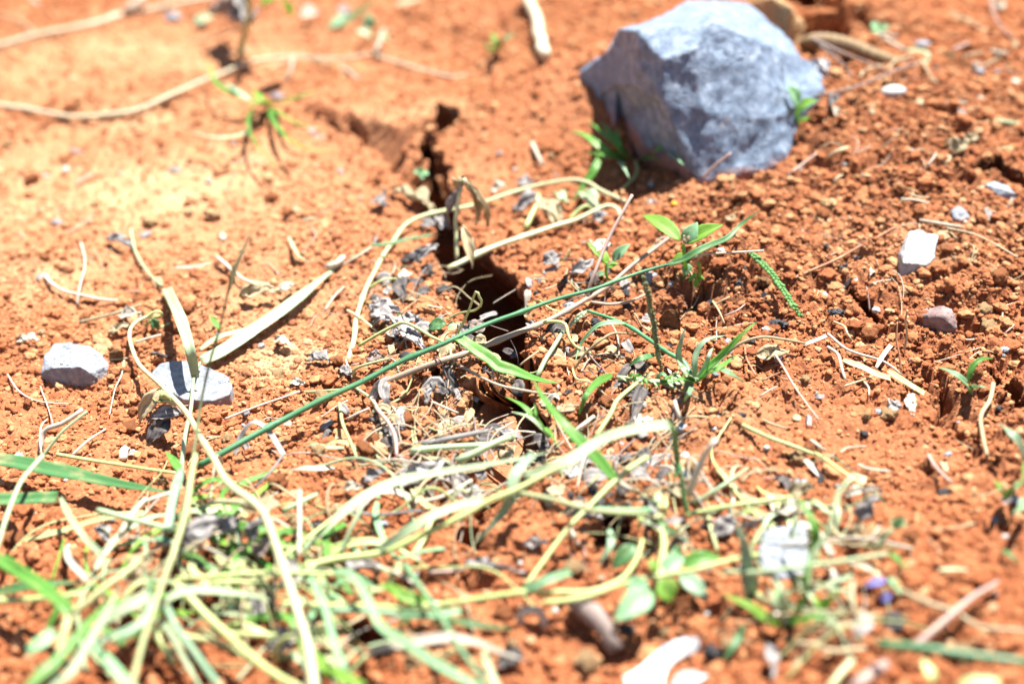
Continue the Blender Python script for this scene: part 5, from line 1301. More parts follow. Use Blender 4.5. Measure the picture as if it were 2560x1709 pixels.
S('straw beyond the vine at the top', 'B', [(1310, 975), (1350, 1050, 5), (1390, 1130)], 34, 'straw_white')

# ---------------------------------------------------------------- dead leaves
for lab, c, b, t, wd, mt in (
    ('crumpled silver-grey dead leaf beside the pale vine', 'E', (210, 600, 4), (400, 560, 8), 170, 'dead_grey'),
    ('grey dead leaf tip above the silver-grey one', 'E', (250, 570, 5), (250, 480, 10), 90, 'dead_grey'),
    ('second silvery dead leaf under the arched petiole', 'E', (250, 640, 4), (420, 650, 7), 110, 'dead_grey'),
    ('striped grey dead leaf under the arched petiole', 'E', (380, 700, 5), (580, 820, 3), 90, 'dead_grey'),
    ('small grey dead leaf left of the dark green curled leaf', 'E', (430, 620, 4), (560, 640, 6), 80, 'dead_grey'),
    ('grey dead leaf below the arched petiole', 'E', (330, 700, 4), (400, 780, 3), 70, 'dead_grey'),
    ('brown dead leaf hanging over the crack edge by the bent stalk', 'E', (890, 700, 7), (1000, 650, 9), 100, 'bark'),
    ('purplish grey dead leaf below the bent stalk', 'E', (810, 710, 7), (890, 670, 9), 90, 'dead_grey'),
    ('dry tan dead leaf on the purplish stem by the crack', 'E', (900, 770, 10), (1020, 790, 8), 80, 'dead_tan'),
    ('silvery folded dead leaf left of the wilted bunch', 'E', (500, 230, 4), (670, 110, 12), 90, 'dead_grey'),
    ('dark dead leaf left of the silvery folded one', 'E', (420, 210, 3), (560, 230, 6), 70, 'dead_black'),
    ('tan dead leaf under the silvery folded one', 'E', (560, 280, 4), (640, 310, 3), 90, 'dead_black'),
    ('long grey dead leaf bridging the upper crack', 'B', (370, 1290, 4), (655, 1430, 6), 80, 'dead_tan'),
    ('flat grey dead leaf left of the upper crack', 'B', (240, 1360, 4), (320, 1400, 5), 110, 'dead_grey'),
    ('grey dead leaf near the vine bend', 'B', (560, 1520, 4), (650, 1545, 4), 80, 'dead_grey'),
    ('white dead leaf scrap above the vine', 'B', (1030, 1300, 4), (1130, 1270, 8), 90, 'straw_white'),
    ('pale grey dead leaf right of the white scrap', 'B', (1210, 1240, 4), (1330, 1260, 6), 80, 'dead_grey'),
    ('twisted pale dead leaf under the vine by the tuft', 'B', (1640, 1330, 5), (1750, 1420, 4), 110, 'leaf_fade'),
    ('curled white-green dead leaf left of the twisted pale one', 'B', (1480, 1320, 5), (1560, 1400, 4), 90, 'leaf_fade'),
    ('dark dead leaf under the vine fork', 'B', (1740, 1500, 3), (1820, 1460, 5), 110, 'dead_grey'),
    ('small gray leaf right of the vine end', 'B', (2090, 1390, 3), (2160, 1385, 5), 50, 'dead_grey'),
    ('pale dead leaf in the shade right of the purplish branch', 'E', (1580, 320, 4), (1730, 220, 10), 90, 'dead_grey'),
    ('grey dead leaf left of the white flower', 'E', (1390, 240, 4), (1500, 180, 7), 100, 'dead_grey'),
    ('black withered tuft of leaf by the green stem', 'E', (1500, 430, 3), (1560, 310, 12), 60, 'dead_black'),
    ('dark dead leaf on the ledge left of the crack', 'E', (650, 1100, 4), (760, 1120, 5), 90, 'dead_black'),
    ('grey pointed dead leaf hanging on the ledge', 'E', (620, 1050, 8), (590, 1190, 3), 60, 'dead_grey'),
    ('brown crumbling dead leaf left of the ledge', 'E', (190, 900, 3), (300, 870, 6), 90, 'bark'),
    ('grey dead leaf at the lower end of the pale vine', 'E', (0, 970, 3), (80, 990, 5), 80, 'dead_grey'),
    ('dark dead leaf on the slope left of the lower crack', 'E', (190, 1290, 3), (290, 1320, 4), 70, 'dead_black'),
    ('pale yellow dead leaf lying left of the striped blade', 'D', (1640, 470, 3), (1900, 420, 7), 110, 'dead_tan'),
    ('cream dead leaf right of the pale yellow one', 'D', (1890, 430, 4), (2010, 390, 5), 70, 'straw_white'),
    ('grey dead leaf strip above the green-white stalk', 'D', (730, 70, 3), (905, 125, 5), 50, 'dead_grey'),
    ('small grey leaf flake right of the sandy patch', 'D', (2110, 880, 3), (2260, 900, 5), 80, 'dead_grey'),
    ('small white leaf flake above the sandy patch', 'D', (1880, 760, 3), (1980, 790, 5), 60, 'straw_white'),
    ('straw-coloured dead leaf tangle left of the vine bend', 'D', (820, 610, 3), (960, 590, 8), 90, 'straw_white'),
    ('pale frayed leaf below the straw-coloured tangle', 'D', (740, 720, 3), (880, 650, 6), 60, 'straw'),
    ('lumpy white dead leaf at the far left edge', 'D', (120, 760, 3), (270, 760, 6), 60, 'straw_white'),
    ('tiny white flake under the sandy patch', 'D', (1990, 1060, 3), (2080, 1060, 4), 60, 'straw_white'),
    ('curled tan dead leaf on the soil right of the tuft', 'F', (515, 860, 3), (740, 850, 6), 100, 'dead_tan'),
    ('cream torn leaf flake at lower right by the small pebbles', 'F', (1560, 1150, 4), (1590, 1310, 3), 80, 'straw_white'),
    ('grey-green leaf flake left of the cream torn one', 'F', (1410, 1230, 3), (1510, 1220, 5), 110, 'dead_grey'),
    ('pale dead leaf curled on the top right bank', 'C', (2160, 60, 4), (2210, 10, 8), 90, 'straw_white'),
    ('frizzy dry leaf ball on the right bank', 'C', (1860, 1040, 3), (1970, 950, 10), 110, 'dead_tan'),
    ('golden dry leaf curl beside the frizzy ball', 'C', (1940, 980, 4), (2040, 930, 9), 80, 'dead_tan'),
    ('tan flake left of the frizzy ball', 'C', (1800, 990, 3), (1870, 960, 7), 60, 'straw'),
    ('grey dry clump at the boulder foot right side', 'C', (1010, 720, 4), (1100, 660, 10), 90, 'dead_grey'),
    ('white dry clump below the grey one at the boulder', 'C', (1090, 800, 3), (1030, 720, 9), 60, 'straw_white'),
    ('pale flake right of the dark seed ball', 'C', (1990, 460, 3), (2065, 440, 5), 40, 'straw_white'),
    ('grey dead leaf on soil near the bottom crack end', 'H', (870, 740, 3), (1220, 790, 7), 80, 'dead_grey'),
    ('grey leaf patch beyond the bent blade', 'H', (1260, 600, 3), (1440, 600, 6), 80, 'dead_grey'),
    ('grey dead leaf at the left of the bottom middle', 'H', (20, 720, 4), (280, 760, 6), 130, 'dead_grey'),
    ('dark grey leaf crumb at the bottom middle', 'H', (1080, 1400, 3), (1260, 1340, 6), 130, 'dead_black'),
    ('bluish grey leaf under the white blade', 'H', (380, 220, 4), (740, 40, 8), 130, 'dead_grey'),
    ('dead grey leaf beside the white blade at left', 'H', (150, 170, 4), (310, 110, 8), 110, 'dead_grey'),
    ('pale dead leaf under the grey one at left', 'H', (20, 220, 4), (150, 210, 6), 80, 'straw_white'),
    ('oval tan dead leaf on the grass heap', 'G', (870, 860, 14), (1030, 680, 22), 150, 'dead_tan'),
    ('grey wilted leaf on top of the grass heap', 'G', (1280, 600, 10), (1480, 430, 16), 180, 'dead_grey'),
    ('second grey wilted leaf behind the heap', 'G', (1440, 520, 10), (1640, 440, 14), 130, 'dead_grey'),
    ('round grey wilted leaf beside the yellow vine', 'G', (1700, 560, 8), (1790, 430, 16), 120, 'dead_grey'),
    ('brown dead leaf under the yellow vine', 'G', (1750, 700, 6), (1830, 560, 12), 110, 'bark'),
    ('dark curled leaf along the yellow vine', 'G', (1960, 700, 10), (2040, 900, 6), 90, 'dead_grey'),
    ('grey dead leaf low at the yellow vine', 'G', (1860, 1310, 5), (2050, 1210, 10), 160, 'dead_grey'),
    ('purple-grey scrap left of the grass heap', 'G', (690, 480, 5), (750, 600, 4), 80, 'dead_grey'),
    ('shaded grey leaf clump near the yellow vine', 'G', (1700, 1050, 4), (1880, 960, 8), 160, 'dead_grey'),
    ('tall grey dead leaf among the lower right weeds', 'I', (1230, 440, 4), (1330, 270, 12), 120, 'dead_grey'),
    ('pale tan dead leaf below the tall grey one', 'I', (1150, 580, 3), (1240, 460, 9), 90, 'dead_tan'),
    ('white wilted leaf behind the bluish slab', 'I', (660, 370, 5), (860, 370, 8), 130, 'straw_white'),
    ('tan curled leaf above the white wilted one', 'I', (750, 260, 6), (910, 210, 10), 110, 'dead_tan'),
    ('white wilted flower leaf at lower right', 'I', (1140, 270, 4), (1260, 230, 8), 80, 'straw_white'),
    ('pale leaf strip right of the white wilted flower leaf', 'I', (1260, 250, 4), (1370, 220, 8), 70, 'straw_white'),
    ('dead grey leaf behind the bluish tall blade', 'I', (240, 540, 4), (380, 420, 8), 130, 'dead_grey'),
    ('grey curled strip at the bottom right', 'I', (600, 1290, 6), (650, 1520, 5), 90, 'dead_grey'),
    ('grey-blue leaf scrap by the blurred stick', 'I', (1160, 1250, 4), (1300, 1080, 6), 130, 'dead_grey'),
):
    dead_leaf(lab, c, b, t, wd, mt)

# ---------------------------------------------------------------- foreground cut grass, left
def Gs(label, pts, wd, mat, h=10, c='G', kind='grass_cutting', **kw):
    return stem(kind, label, 'grass', c, pts, wd, mat, h, **kw)
def Gb(label, pts, wd, mat, h=10, c='G', end='point', kind='grass_cutting', **kw):
    return blade(kind, label, 'grass', c, pts, wd, mat, h, end=end, **kw)
Gb('broad dark green blade with soil specks entering from the left edge', [(-80, 20, 10), (100, 45, 10), (300, 85, 11), (500, 125, 11), (700, 172, 11), (950, 215, 10), (1160, 248, 8)], 120, 'leaf_deep', end='point', start=.9)
Gb('short cut dull green blade end at the left edge', [(-80, 300, 14), (60, 300, 14), (200, 292, 15), (395, 285, 15)], 100, 'leaf_deep', end='cut', start=1)
Gs('thin green stem crossing the blades at the left edge', [(290, 0, 24), (210, 90, 24), (130, 190, 24), (70, 350, 24), (0, 545, 24), (-60, 700, 24)], 44, 'leaf_fade')
Gs('thin pale green stem above the broad dark blade', [(380, -10, 8), (600, 25, 8), (900, 70, 8), (1200, 115, 7)], 34, 'stem_lime')
Gb('green blade at the lower left edge slanting down', [(-80, 660, 24), (0, 705, 24), (150, 800, 24), (300, 905, 23), (420, 1000, 22), (490, 1085, 20)], 110, 'leaf_green', end='cut')
Gs('yellow-green stem flat along the lower left edge', [(-80, 985, 14), (150, 975, 14), (300, 970, 14), (585, 948, 13)], 62, 'stem_lime')
Gb('shaded deep green blade under the slanting one', [(-60, 950, 10), (150, 890, 11), (300, 880, 11), (540, 860, 10)], 80, 'leaf_deep')
Gs('pale tan stem climbing to the oval leaf', [(480, 1085, 20), (580, 1020, 22), (700, 920, 24), (860, 800, 25), (950, 710, 24)], 60, 'grass_tan')
Gb('slim fading blade left of the heap', [(415, 285, 16), (460, 380, 16), (520, 480, 15), (600, 580, 14), (690, 670, 12)], 54, 'leaf_fade', end='cut')
Gs('pale cut stem pointing left over the soil', [(665, 375, 14), (760, 395, 14), (900, 430, 13), (1050, 465, 12), (1185, 505, 10)], 56, 'leaf_fade')
Gs('long tan stem leaning down through the heap', [(1340, 0, 30), (1300, 200, 30), (1260, 400, 30), (1180, 650, 29), (1080, 950, 28), (1000, 1200, 27), (930, 1470, 26), (900, 1650, 26)], 56, 'grass_tan')
Gb('green upright blade beside the long tan stem', [(1240, 90, 20), (1200, 220, 20), (1170, 350, 19), (1150, 490, 16)], 70, 'leaf_blue', end='cut')
Gb('dark green blade tip where the broad blade ends', [(1235, 110, 12), (1190, 40, 14), (1130, -30, 16)], 64, 'leaf_green')
Gs('level green stem crossing the heap to the vine', [(1190, 835, 14), (1500, 815, 15), (1900, 800, 15), (2200, 805, 15), (2400, 812, 14)], 46, 'stem_lime')
Gs('second level green stem just below', [(1430, 870, 10), (1650, 860, 10), (1800, 880, 10), (1960, 895, 9)], 50, 'stem_lime')
Gs('thick yellow-green stem diving to the bottom edge', [(1195, 870, 18), (1290, 960, 18), (1400, 1080, 18), (1600, 1270, 18), (1800, 1430, 18), (2060, 1590, 18)], 76, 'stem_lime')
Gb('pale arched blade in the middle of the heap', [(1050, 1065, 16), (1150, 975, 19), (1240, 930, 20), (1350, 912, 20), (1550, 930, 17), (1740, 955, 14), (1880, 1000, 10)], 66, 'leaf_fade', end='point')
Gb('white-green broad blade at the heap front', [(700, 1135, 18), (800, 1070, 20), (900, 1010, 21), (1035, 945, 21)], 96, 'leaf_fade', end='cut')
Gb('green blade running to the bottom left', [(640, 1295, 20), (720, 1380, 20), (800, 1470, 20), (890, 1570, 20), (960, 1660, 20)], 84, 'leaf_mint', end='cut')
Gb('blue-green blade across the heap front', [(590, 1300, 18), (750, 1240, 20), (900, 1175, 21), (1020, 1080, 21), (1040, 950, 20)], 62, 'leaf_blue', end='cut')
Gs('short yellow-green stub pointing down', [(1040, 1185, 12), (1100, 1280, 12), (1195, 1410, 11)], 66, 'stem_lime')
Gs('grey-green stem slanting to the bottom edge', [(1130, 1045, 22), (1180, 1160, 22), (1240, 1235, 22), (1380, 1400, 22), (1520, 1600, 22)], 62, 'leaf_blue')
Gb('long mint blade near the bottom right of the heap', [(2120, 820, 20), (2180, 950, 20), (2225, 1060, 20), (2280, 1270, 20), (2349, 1460, 20)], 56, 'leaf_mint', end='cut')
Gs('thin straight white straw beside the vine', [(2052, 235, 20), (2045, 400, 18), (2040, 680, 14)], 38, 'straw_white')
Gs('slanting green stalk right of the vine', [(2400, 350, 12), (2230, 460, 13), (2080, 570, 13), (1930, 685, 12)], 40, 'stem_lime')
Gb('tan blade at the bottom left corner', [(340, 1600, 26), (400, 1400, 27), (430, 1250, 27), (470, 1090, 25)], 64, 'grass_tan', end='cut')
Gb('wide green blade in the bottom left corner', [(150, 1620, 30), (300, 1470, 31), (400, 1385, 31), (560, 1200, 31), (760, 960, 30)], 84, 'leaf_green')
Gb('mint blade stub in the bottom left corner', [(180, 1330, 18), (260, 1290, 19), (380, 1200, 19)], 110, 'leaf_mint', end='cut')
Gb('olive blade crossing the bottom left corner', [(330, 1600, 34), (480, 1480, 35), (600, 1290, 35), (720, 1080, 34), (830, 870, 32)], 66, 'leaf_fade')
Gs('yellow stem low along the bottom left', [(1080, 1180, 10), (1300, 1235, 12), (1500, 1270, 13), (1700, 1380, 13), (1900, 1480, 12)], 54, 'grass_tan')
Gs('cut yellow stub lying level at the bottom', [(1480, 1210, 8), (1700, 1220, 9), (1880, 1225, 8)], 60, 'stem_lime')
Gb('dark blade in the shade of the heap', [(800, 1290, 12), (900, 1200, 13), (1000, 1080, 13), (1050, 760, 14)], 56, 'leaf_deep')
Gb('yellow-green flat stem right of the vine bottom', [(2060, 1300, 12), (2200, 1420, 12), (2349, 1540, 12)], 80, 'leaf_lime', end='cut')
Gs('curved yellow petiole at the vine bottom', [(1890, 1400, 4), (1900, 1290, 14), (1960, 1230, 18), (2060, 1225, 20)], 48, 'stem_lime')
Gb('thin straw-white blade left of the heap', [(450, 620, 8), (480, 720, 10), (600, 850, 9)], 54, 'straw_white', end='cut')
Gs('thin green sprig at left above the edge stem', [(350, 850, 6), (390, 720, 10), (435, 570, 14)], 26, 'leaf_lime')
Gs('pale diagonal straw left of the vine top', [(820, 530, 10), (900, 400, 13), (1000, 290, 14)], 46, 'straw_white')
Gs('pink-white straw above the heap', [(900, 380, 10), (1020, 300, 13), (1180, 245, 12)], 36, 'straw_white')
Gs('loose straw behind the heap', [(1740, 215, 5), (1830, 130, 8), (1930, 0, 9)], 24, 'dead_grey')
Gs('green-tipped loose stem right of the vine', [(1930, 370, 6), (2050, 310, 8), (2170, 255, 8)], 46, 'leaf_fade')

# ---------------------------------------------------------------- foreground cut grass, middle
v = plant('bent_grass_plant', 'green grass stem with long pale blades bent over the lower crack', 'grass', 'H', 0, 700)
stem('culm', None, None, 'H', [(-250, 760, 8), (0, 702, 10), (280, 660, 13), (600, 520, 18), (850, 400, 22), (1000, 312, 24), (1170, 240, 26), (1400, 120, 28), (1560, 50, 29)], 62, 'stem_lime', parent=v, nodes=(.24, .74), tip=.7)
blade('blade', None, None, 'H', [(240, 655, 13), (420, 540, 20), (600, 430, 24), (800, 345, 24), (985, 302, 22)], 76, 'leaf_fade', parent=v, end='cut')
blade('blade', None, None, 'H', [(1250, 130, 26), (1500, 70, 29), ('E', 1750, 1470, 31), ('E', 1900, 1405, 33), ('E', 2080, 1365, 34), ('E', 2250, 1345, 33)], 96, 'leaf_fade', parent=v, end='cut', start=.5)
blade('blade', None, None, 'E', [(2248, 1343, 33), (2275, 1400, 28), (2285, 1500, 20), ('H', 2300, 60, 12), ('H', 2280, 200, 6)], 60, 'leaf_deep', parent=v, start=.9)
blade('blade', None, None, 'H', [(1320, -10, 28), (1250, 60, 27), (1190, 140, 26), (1175, 260, 22), (1130, 360, 16), (1060, 450, 11), (930, 590, 4)], 84, 'leaf_blue', parent=v, start=.7)
blade('blade', None, None, 'H', [(-250, 640, 8), (0, 405, 14), (180, 270, 17), (400, 172, 19), (700, 110, 21), (1000, 62, 22), (1260, 12, 22), ('E', 1420, 1530, 20)], 70, 'leaf_fade', parent=v)
stem('culm', None, None, 'H', [(1200, 245, 25), (1450, 300, 22), (1700, 362, 20), (2100, 395, 14)], 46, 'grass_tan', parent=v)
S('pale stalk leaning at the left of the bent grass', 'H', [(0, 680, 6), (70, 500, 14), (130, 380, 18), (150, 270, 20)], 40, 'leaf_fade', kind='green_stalk')
S('yellow-green stalk slanting right of the lower crack', 'H', [(2100, 10, 18), (1980, 90, 18), (1850, 205, 17), (1700, 360, 15), (1570, 490, 13), (1430, 665, 10), (1270, 890, 7)], 48, 'stem_lime', kind='green_stalk', tip=.8)
S('white cut stalk leaning on the yellow-green one', 'H', [(1740, 0, 14), (1830, 110, 13), (1900, 190, 10), (1990, 240, 6)], 62, 'straw_white', kind='dry_stalk')
v = plant('green_runner', 'long yellow-green runner curving across the bottom to the broad-leaved weed', 'weed', 'H', 2060, 590)
stem('stem', None, None, 'H', [(-400, 1010, 10), (0, 1025, 11), (440, 1030, 12), (900, 980, 13), (1250, 930, 14), (1650, 920, 14), (1800, 885, 14), (1930, 820, 14), (2030, 705, 12), (2065, 580, 8)], 52, 'stem_lime', parent=v, nodes=(.35, .58))
stem('stem', None, None, 'H', [(1390, 995, 12), (1550, 985, 13), (1720, 955, 14), (2000, 860, 16), (2349, 790, 18), ('I', 130, 765, 19), ('I', 320, 715, 18), ('I', 540, 675, 16)], 46, 'stem_lime', parent=v)
blade('blade', None, None, 'H', [(1230, 920, 14), (1330, 880, 17), (1450, 835, 18), (1575, 788, 16)], 66, 'leaf_mint', parent=v, end='cut')
blade('blade', None, None, 'H', [(620, 1000, 12), (450, 960, 15), (350, 900, 16), (270, 870, 14)], 90, 'leaf_lime', parent=v, end='point')
v = plant('broad_leaved_weed', 'low weed with bright rounded leaves at the lower middle right', 'weed', 'H', 2190, 850)
stem('stem', None, None, 'H', [(2180, 870, 14), (2195, 740, 14), (2220, 600, 12), (2180, 420, 8)], 70, 'stem_lime', parent=v)
for b, t, wd, mt in (((2130, 930, 16), (1870, 1130, 14), 190, 'leaf_mint'), ((2110, 900, 18), (1930, 870, 14), 110, 'leaf_mint'), ((2180, 850, 18), (2270, 990, 12), 170, 'leaf_lime'), ((2190, 790, 14), (2349, 690, 14), 130, 'leaf_mint'),
                     ((2020, 610, 8), (1855, 770, 3), 120, 'leaf_deep'), ((2160, 790, 20), (2110, 700, 22), 60, 'leaf_lime'), ((2260, 640, 10), (2340, 680, 8), 90, 'leaf_deep'), (('I', 10, 740, 12), ('I', 280, 690, 12), 120, 'leaf_green'),
                     (('I', 0, 810, 10), ('I', 190, 990, 6), 130, 'leaf_blue'), ((2190, 900, 16), (2230, 960, 14), 110, 'leaf_lime')):
    leaf('leaf', None, None, 'H', b, t, wd, mt, parent=v, bend=.12)
for i in range(14):
    a = random.uniform(0, 6.28); x0, y0 = 2150 + random.uniform(-90, 110), 430 + random.uniform(-90, 110)
    blade('blade', None, None, 'H', [(x0, y0, 8), (x0 + 60 * math.cos(a), y0 + 60 * math.sin(a), 12), (x0 + 130 * math.cos(a), y0 + 130 * math.sin(a), 6)], random.uniform(30, 60), random.choice(['leaf_fade', 'grass_tan', 'leaf_deep', 'dead_grey', 'stem_lime']), parent=v)
blade('blade', None, None, 'H', [(1840, 500, 8), (1850, 600, 9), (1800, 690, 6), (1760, 750, 3)], 56, 'leaf_blue', parent=v)
S('level green stem fading at the right of the bent grass', 'H', [(1700, 365, 12), (1900, 375, 13), (2130, 370, 12)], 64, 'leaf_mint', kind='green_stalk')
Gb('mint blade bending down at the bottom middle', [(-40, 790, 18), (60, 800, 20), (130, 880, 21), (210, 1020, 21), (280, 1160, 21), (500, 1310, 21), (700, 1440, 21), (960, 1590, 21)], 74, 'leaf_mint', c='H', end='cut')
Gs('thin green stalk leaning to the bottom middle edge', [(440, 740, 14), (520, 850, 17), (600, 955, 19), (740, 1160, 20), (850, 1350, 20), (1030, 1600, 20)], 50, 'leaf_mint', c='H')
Gb('white arched dry blade at the bottom middle', [(170, 1355, 10), (300, 1310, 15), (450, 1280, 18), (700, 1243, 20), (830, 1250, 19), (960, 1282, 16), (1100, 1340, 12), (1280, 1400, 8)], 76, 'straw_white', c='H', end='point', kind='hay_piece')
Gs('brown stalk supporting the white arched blade', [(60, 1500, 6), (110, 1430, 9), (185, 1350, 12)], 42, 'grass_tan', c='H')
Gs('pale thin stalk below the white arched blade', [(680, 1400, 6), (770, 1330, 10), (880, 1285, 12), (960, 1285, 12)], 36, 'grass_tan', c='H')
Gb('grey-green level blade above the white arched blade', [(370, 1080, 10), (550, 1085, 12), (700, 1080, 12), (830, 1055, 11)], 70, 'leaf_mint', c='H', end='cut')
Gb('dark green thin blade at the bottom middle', [(700, 1115, 12), (850, 1140, 13), (1000, 1160, 12), (1190, 1185, 9)], 56, 'leaf_deep', c='H')
Gb('yellow-green blade in the bottom middle corner', [(-60, 1440, 20), (40, 1510, 20), (160, 1580, 20)], 80, 'leaf_lime', c='H', end='cut')
Gs('blurred level stem in the left bottom middle', [(-60, 1060, 12), (150, 1060, 12), (400, 1075, 12)], 60, 'leaf_blue', c='H')
Gs('small white straw upright at the bottom middle', [(485, 980, 6), (500, 880, 12), (520, 790, 17)], 34, 'straw_white', c='H')
Gs('white short straw above the yellow-green stalk', [(1580, 500, 4), (1605, 555, 6), (1632, 610, 4)], 36, 'straw_white', c='H')
Gs('little white straw below the white blade', [(775, 320, 4), (780, 240, 8), (795, 165, 11)], 30, 'straw_white', c='H')
Gs('grey level twig left of the lower crack', [(60, 375, 4), (250, 400, 5), (450, 380, 6), (620, 365, 4)], 30, 'dead_grey', c='H', kind='twig')
Gs('tan twig at the left of the lower crack', [(540, 310, 4), (700, 270, 6), (900, 160, 6)], 34, 'straw_white', c='H', kind='twig')
Gs('short red-brown twig at the crack end', [(600, 790, 4), (750, 780, 6), (880, 760, 5)], 44, 'stem_pink', c='H', kind='twig')
Gs('thin dark fibre over the crack end', [(960, 190, 6), (1030, 200, 9), (1110, 240, 6)], 20, 'grass_tan', c='H', kind='twig')
Gb('greenish vertical blade at the bottom centre edge', [(980, 1330, 10), (1020, 1450, 12), (1080, 1590, 12)], 60, 'leaf_fade', c='H', end='cut')

# ---------------------------------------------------------------- foreground, right
v = plant('grass_tuft', 'blurred green grass tuft with a white base at lower right', 'grass tuft', 'I', 725, 1165)
for pts, wd, mt in (([(720, 1160, 3), (620, 1120, 9), (540, 1070, 12), (460, 1015, 15), (290, 940, 16)], 74, 'leaf_lime'), ([(725, 1155, 3), (700, 1020, 14), (690, 920, 20), (640, 830, 22)], 110, 'leaf_fade'),
                    ([(735, 1160, 3), (800, 1060, 12), (850, 930, 20), (870, 780, 26), (885, 600, 30)], 50, 'leaf_green'), ([(735, 1160, 3), (830, 1120, 9), (930, 1095, 11), (1100, 1110, 8)], 60, 'leaf_green'),
                    ([(730, 1155, 3), (660, 1000, 12), (620, 930, 14), (530, 980, 10)], 50, 'leaf_fade'), ([(970, 1070, 6), (940, 1010, 10), (900, 940, 13)], 60, 'leaf_lime'), ([(970, 1070, 6), (1020, 980, 12), (1095, 915, 15)], 60, 'leaf_green'),
                    ([(1000, 1110, 6), (1060, 1170, 6), (1100, 1260, 4)], 50, 'leaf_fade'), ([(720, 1160, 4), (690, 1000, 14), (650, 880, 18)], 80, 'leaf_green'), ([(440, 1160, 6), (370, 1290, 6), (285, 1400, 4)], 66, 'leaf_deep')):
    blade('blade', None, None, 'I', pts, wd, mt, parent=v)
stem('sheath', None, None, 'I', [(730, 1170, 2), (700, 1090, 8), (560, 1090, 9)], 60, 'straw_white', parent=v)
blade('grass_cutting', 'tall bluish blade standing left of the bluish slab', 'grass', 'I', [(490, 980, 3), (470, 860, 12), (450, 700, 22), (425, 560, 30), (370, 430, 36)], 120, 'leaf_blue', start=.8)
blade('grass_cutting', 'bright green blade right of the bluish slab', 'grass', 'I', [(890, 690, 8), (920, 590, 16), (915, 480, 22), (850, 350, 26), (790, 280, 26)], 76, 'leaf_green')
S('white straw leaning at the top of the lower right weeds', 'I', [(50, 260, 10), (100, 120, 20), (160, -20, 28), ('F', 200, 1480, 34), ('F', 235, 1430, 36)], 64, 'straw_white', kind='dry_stalk')
S('green thin stalk running right from the white straw foot', 'I', [(40, 405, 8), (200, 370, 10), (400, 335, 12), (600, 300, 12), (760, 275, 10)], 46, 'stem_lime', kind='green_stalk')
S('dark bent stalk beside the white straw', 'I', [(50, 410, 6), (20, 300, 12), (5, 180, 18), (-10, 60, 24)], 46, 'leaf_deep', kind='green_stalk')
S('pale stalk right of the white straw', 'I', [(90, 320, 6), (200, 260, 9), (300, 200, 11), (470, 85, 11)], 34, 'leaf_fade', kind='green_stalk')
S('thin green stalk above the lower right weeds', 'I', [(930, -10, 6), (1020, 45, 8), (1120, 115, 9), (1250, 195, 7)], 38, 'stem_lime', kind='green_stalk')
S('long curved pale stalk between slab and dead leaves', 'I', [(870, 920, 8), (890, 760, 14), (920, 650, 18), (990, 550, 22), (1040, 400, 28), (1080, 250, 32), (1130, 185, 34), (1200, 130, 34)], 44, 'leaf_fade', kind='green_stalk')
S('pale green level stalk crossing the bluish slab', 'I', [(290, 785, 14), (500, 795, 18), (700, 772, 20), (900, 745, 19), (1150, 705, 16), (1420, 660, 12)], 44, 'leaf_fade', kind='green_stalk')
v = plant('flower_stalk', 'small flower bud stalk at lower right above the violet flower', 'flower', 'I', 1330, 640)
stem('stem', None, None, 'I', [(1320, 640, 6), (1390, 570, 10), (1450, 500, 14)], 50, 'leaf_fade', parent=v)
for t, wd in (((1540, 420, 20), 70), ((1440, 420, 20), 60), ((1560, 470, 18), 60), ((1490, 400, 22), 60)):
    leaf('bract', None, None, 'I', (1460, 490, 15), t, wd, 'leaf_mint', parent=v)
blade('blade', None, None, 'I', [(1420, 650, 8), (1480, 700, 8), (1560, 780, 4)], 46, 'leaf_green', parent=v)
S('thick pinkish stick lying diagonally at lower right', 'I', [(1590, 1315, 5), (1700, 1220, 7), (1850, 1090, 8), (2000, 960, 8), (2170, 860, 5)], 66, 'stem_pink', kind='dry_stalk', tip=.6)
S('tan stick meeting the pinkish stick', 'I', [(1520, 920, 6), (1700, 1010, 7), (1890, 1075, 6), (2050, 1170, 6), (2400, 1195, 5)], 50, 'straw', kind='dry_stalk')
Gs('dark green blurred stalk along the bottom right', [(1360, 1290, 20), (1700, 1315, 22), (2000, 1360, 22), (2400, 1415, 22)], 84, 'stem_green', c='I')
S('pale bent straw left of the violet flower', 'I', [(1170, 860, 14), (1165, 960, 13), (1180, 1060, 10), (1240, 1160, 5)], 44, 'straw', kind='dry_stalk')
S('thick pink stick end at the bottom edge', 'I', [(1200, 1600, 10), (1300, 1510, 11), (1420, 1420, 10)], 120, 'stem_pink', kind='dry_stalk')
S('pale yellow stalk at the bottom edge', 'I', [(1000, 1600, 10), (1090, 1480, 12), (1180, 1380, 12)], 70, 'vine_pale', kind='dry_stalk')
S('tan branching straw at the bottom right', 'I', [(800, 1280, 5), (930, 1290, 8), (1020, 1330, 8), (1180, 1320, 6), (1320, 1290, 4)], 56, 'straw', kind='dry_stalk')
S('whitish straw right of the pale yellow seed pod', 'I', [(1220, 60, 4), (1300, 90, 6), (1430, 108, 4)], 26, 'straw_white')
S('white-tipped twig at the far right', 'I', [(1700, -10, 5), (1760, 90, 7), (1860, 190, 4)], 32, 'stem_pink')
S('thin fibre at right beyond the pod', 'I', [(1360, 480, 8), (1300, 560, 6), (1260, 530, 4)], 24, 'straw_white')
Gb('small dark blade end at the right soil', [(2200, 640, 4), (2260, 680, 6), (2320, 735, 4)], 46, 'leaf_deep', c='I')
Gb('yellow-green blade at the bottom right corner', [(1900, 1590, 20), (2000, 1540, 22), (2180, 1557, 22)], 90, 'stem_lime', c='I', end='cut')
Gb('lime leafy blade at the bottom right', [(1740, 1540, 10), (1700, 1470, 12), (1660, 1380, 12)], 90, 'stem_lime', c='I')

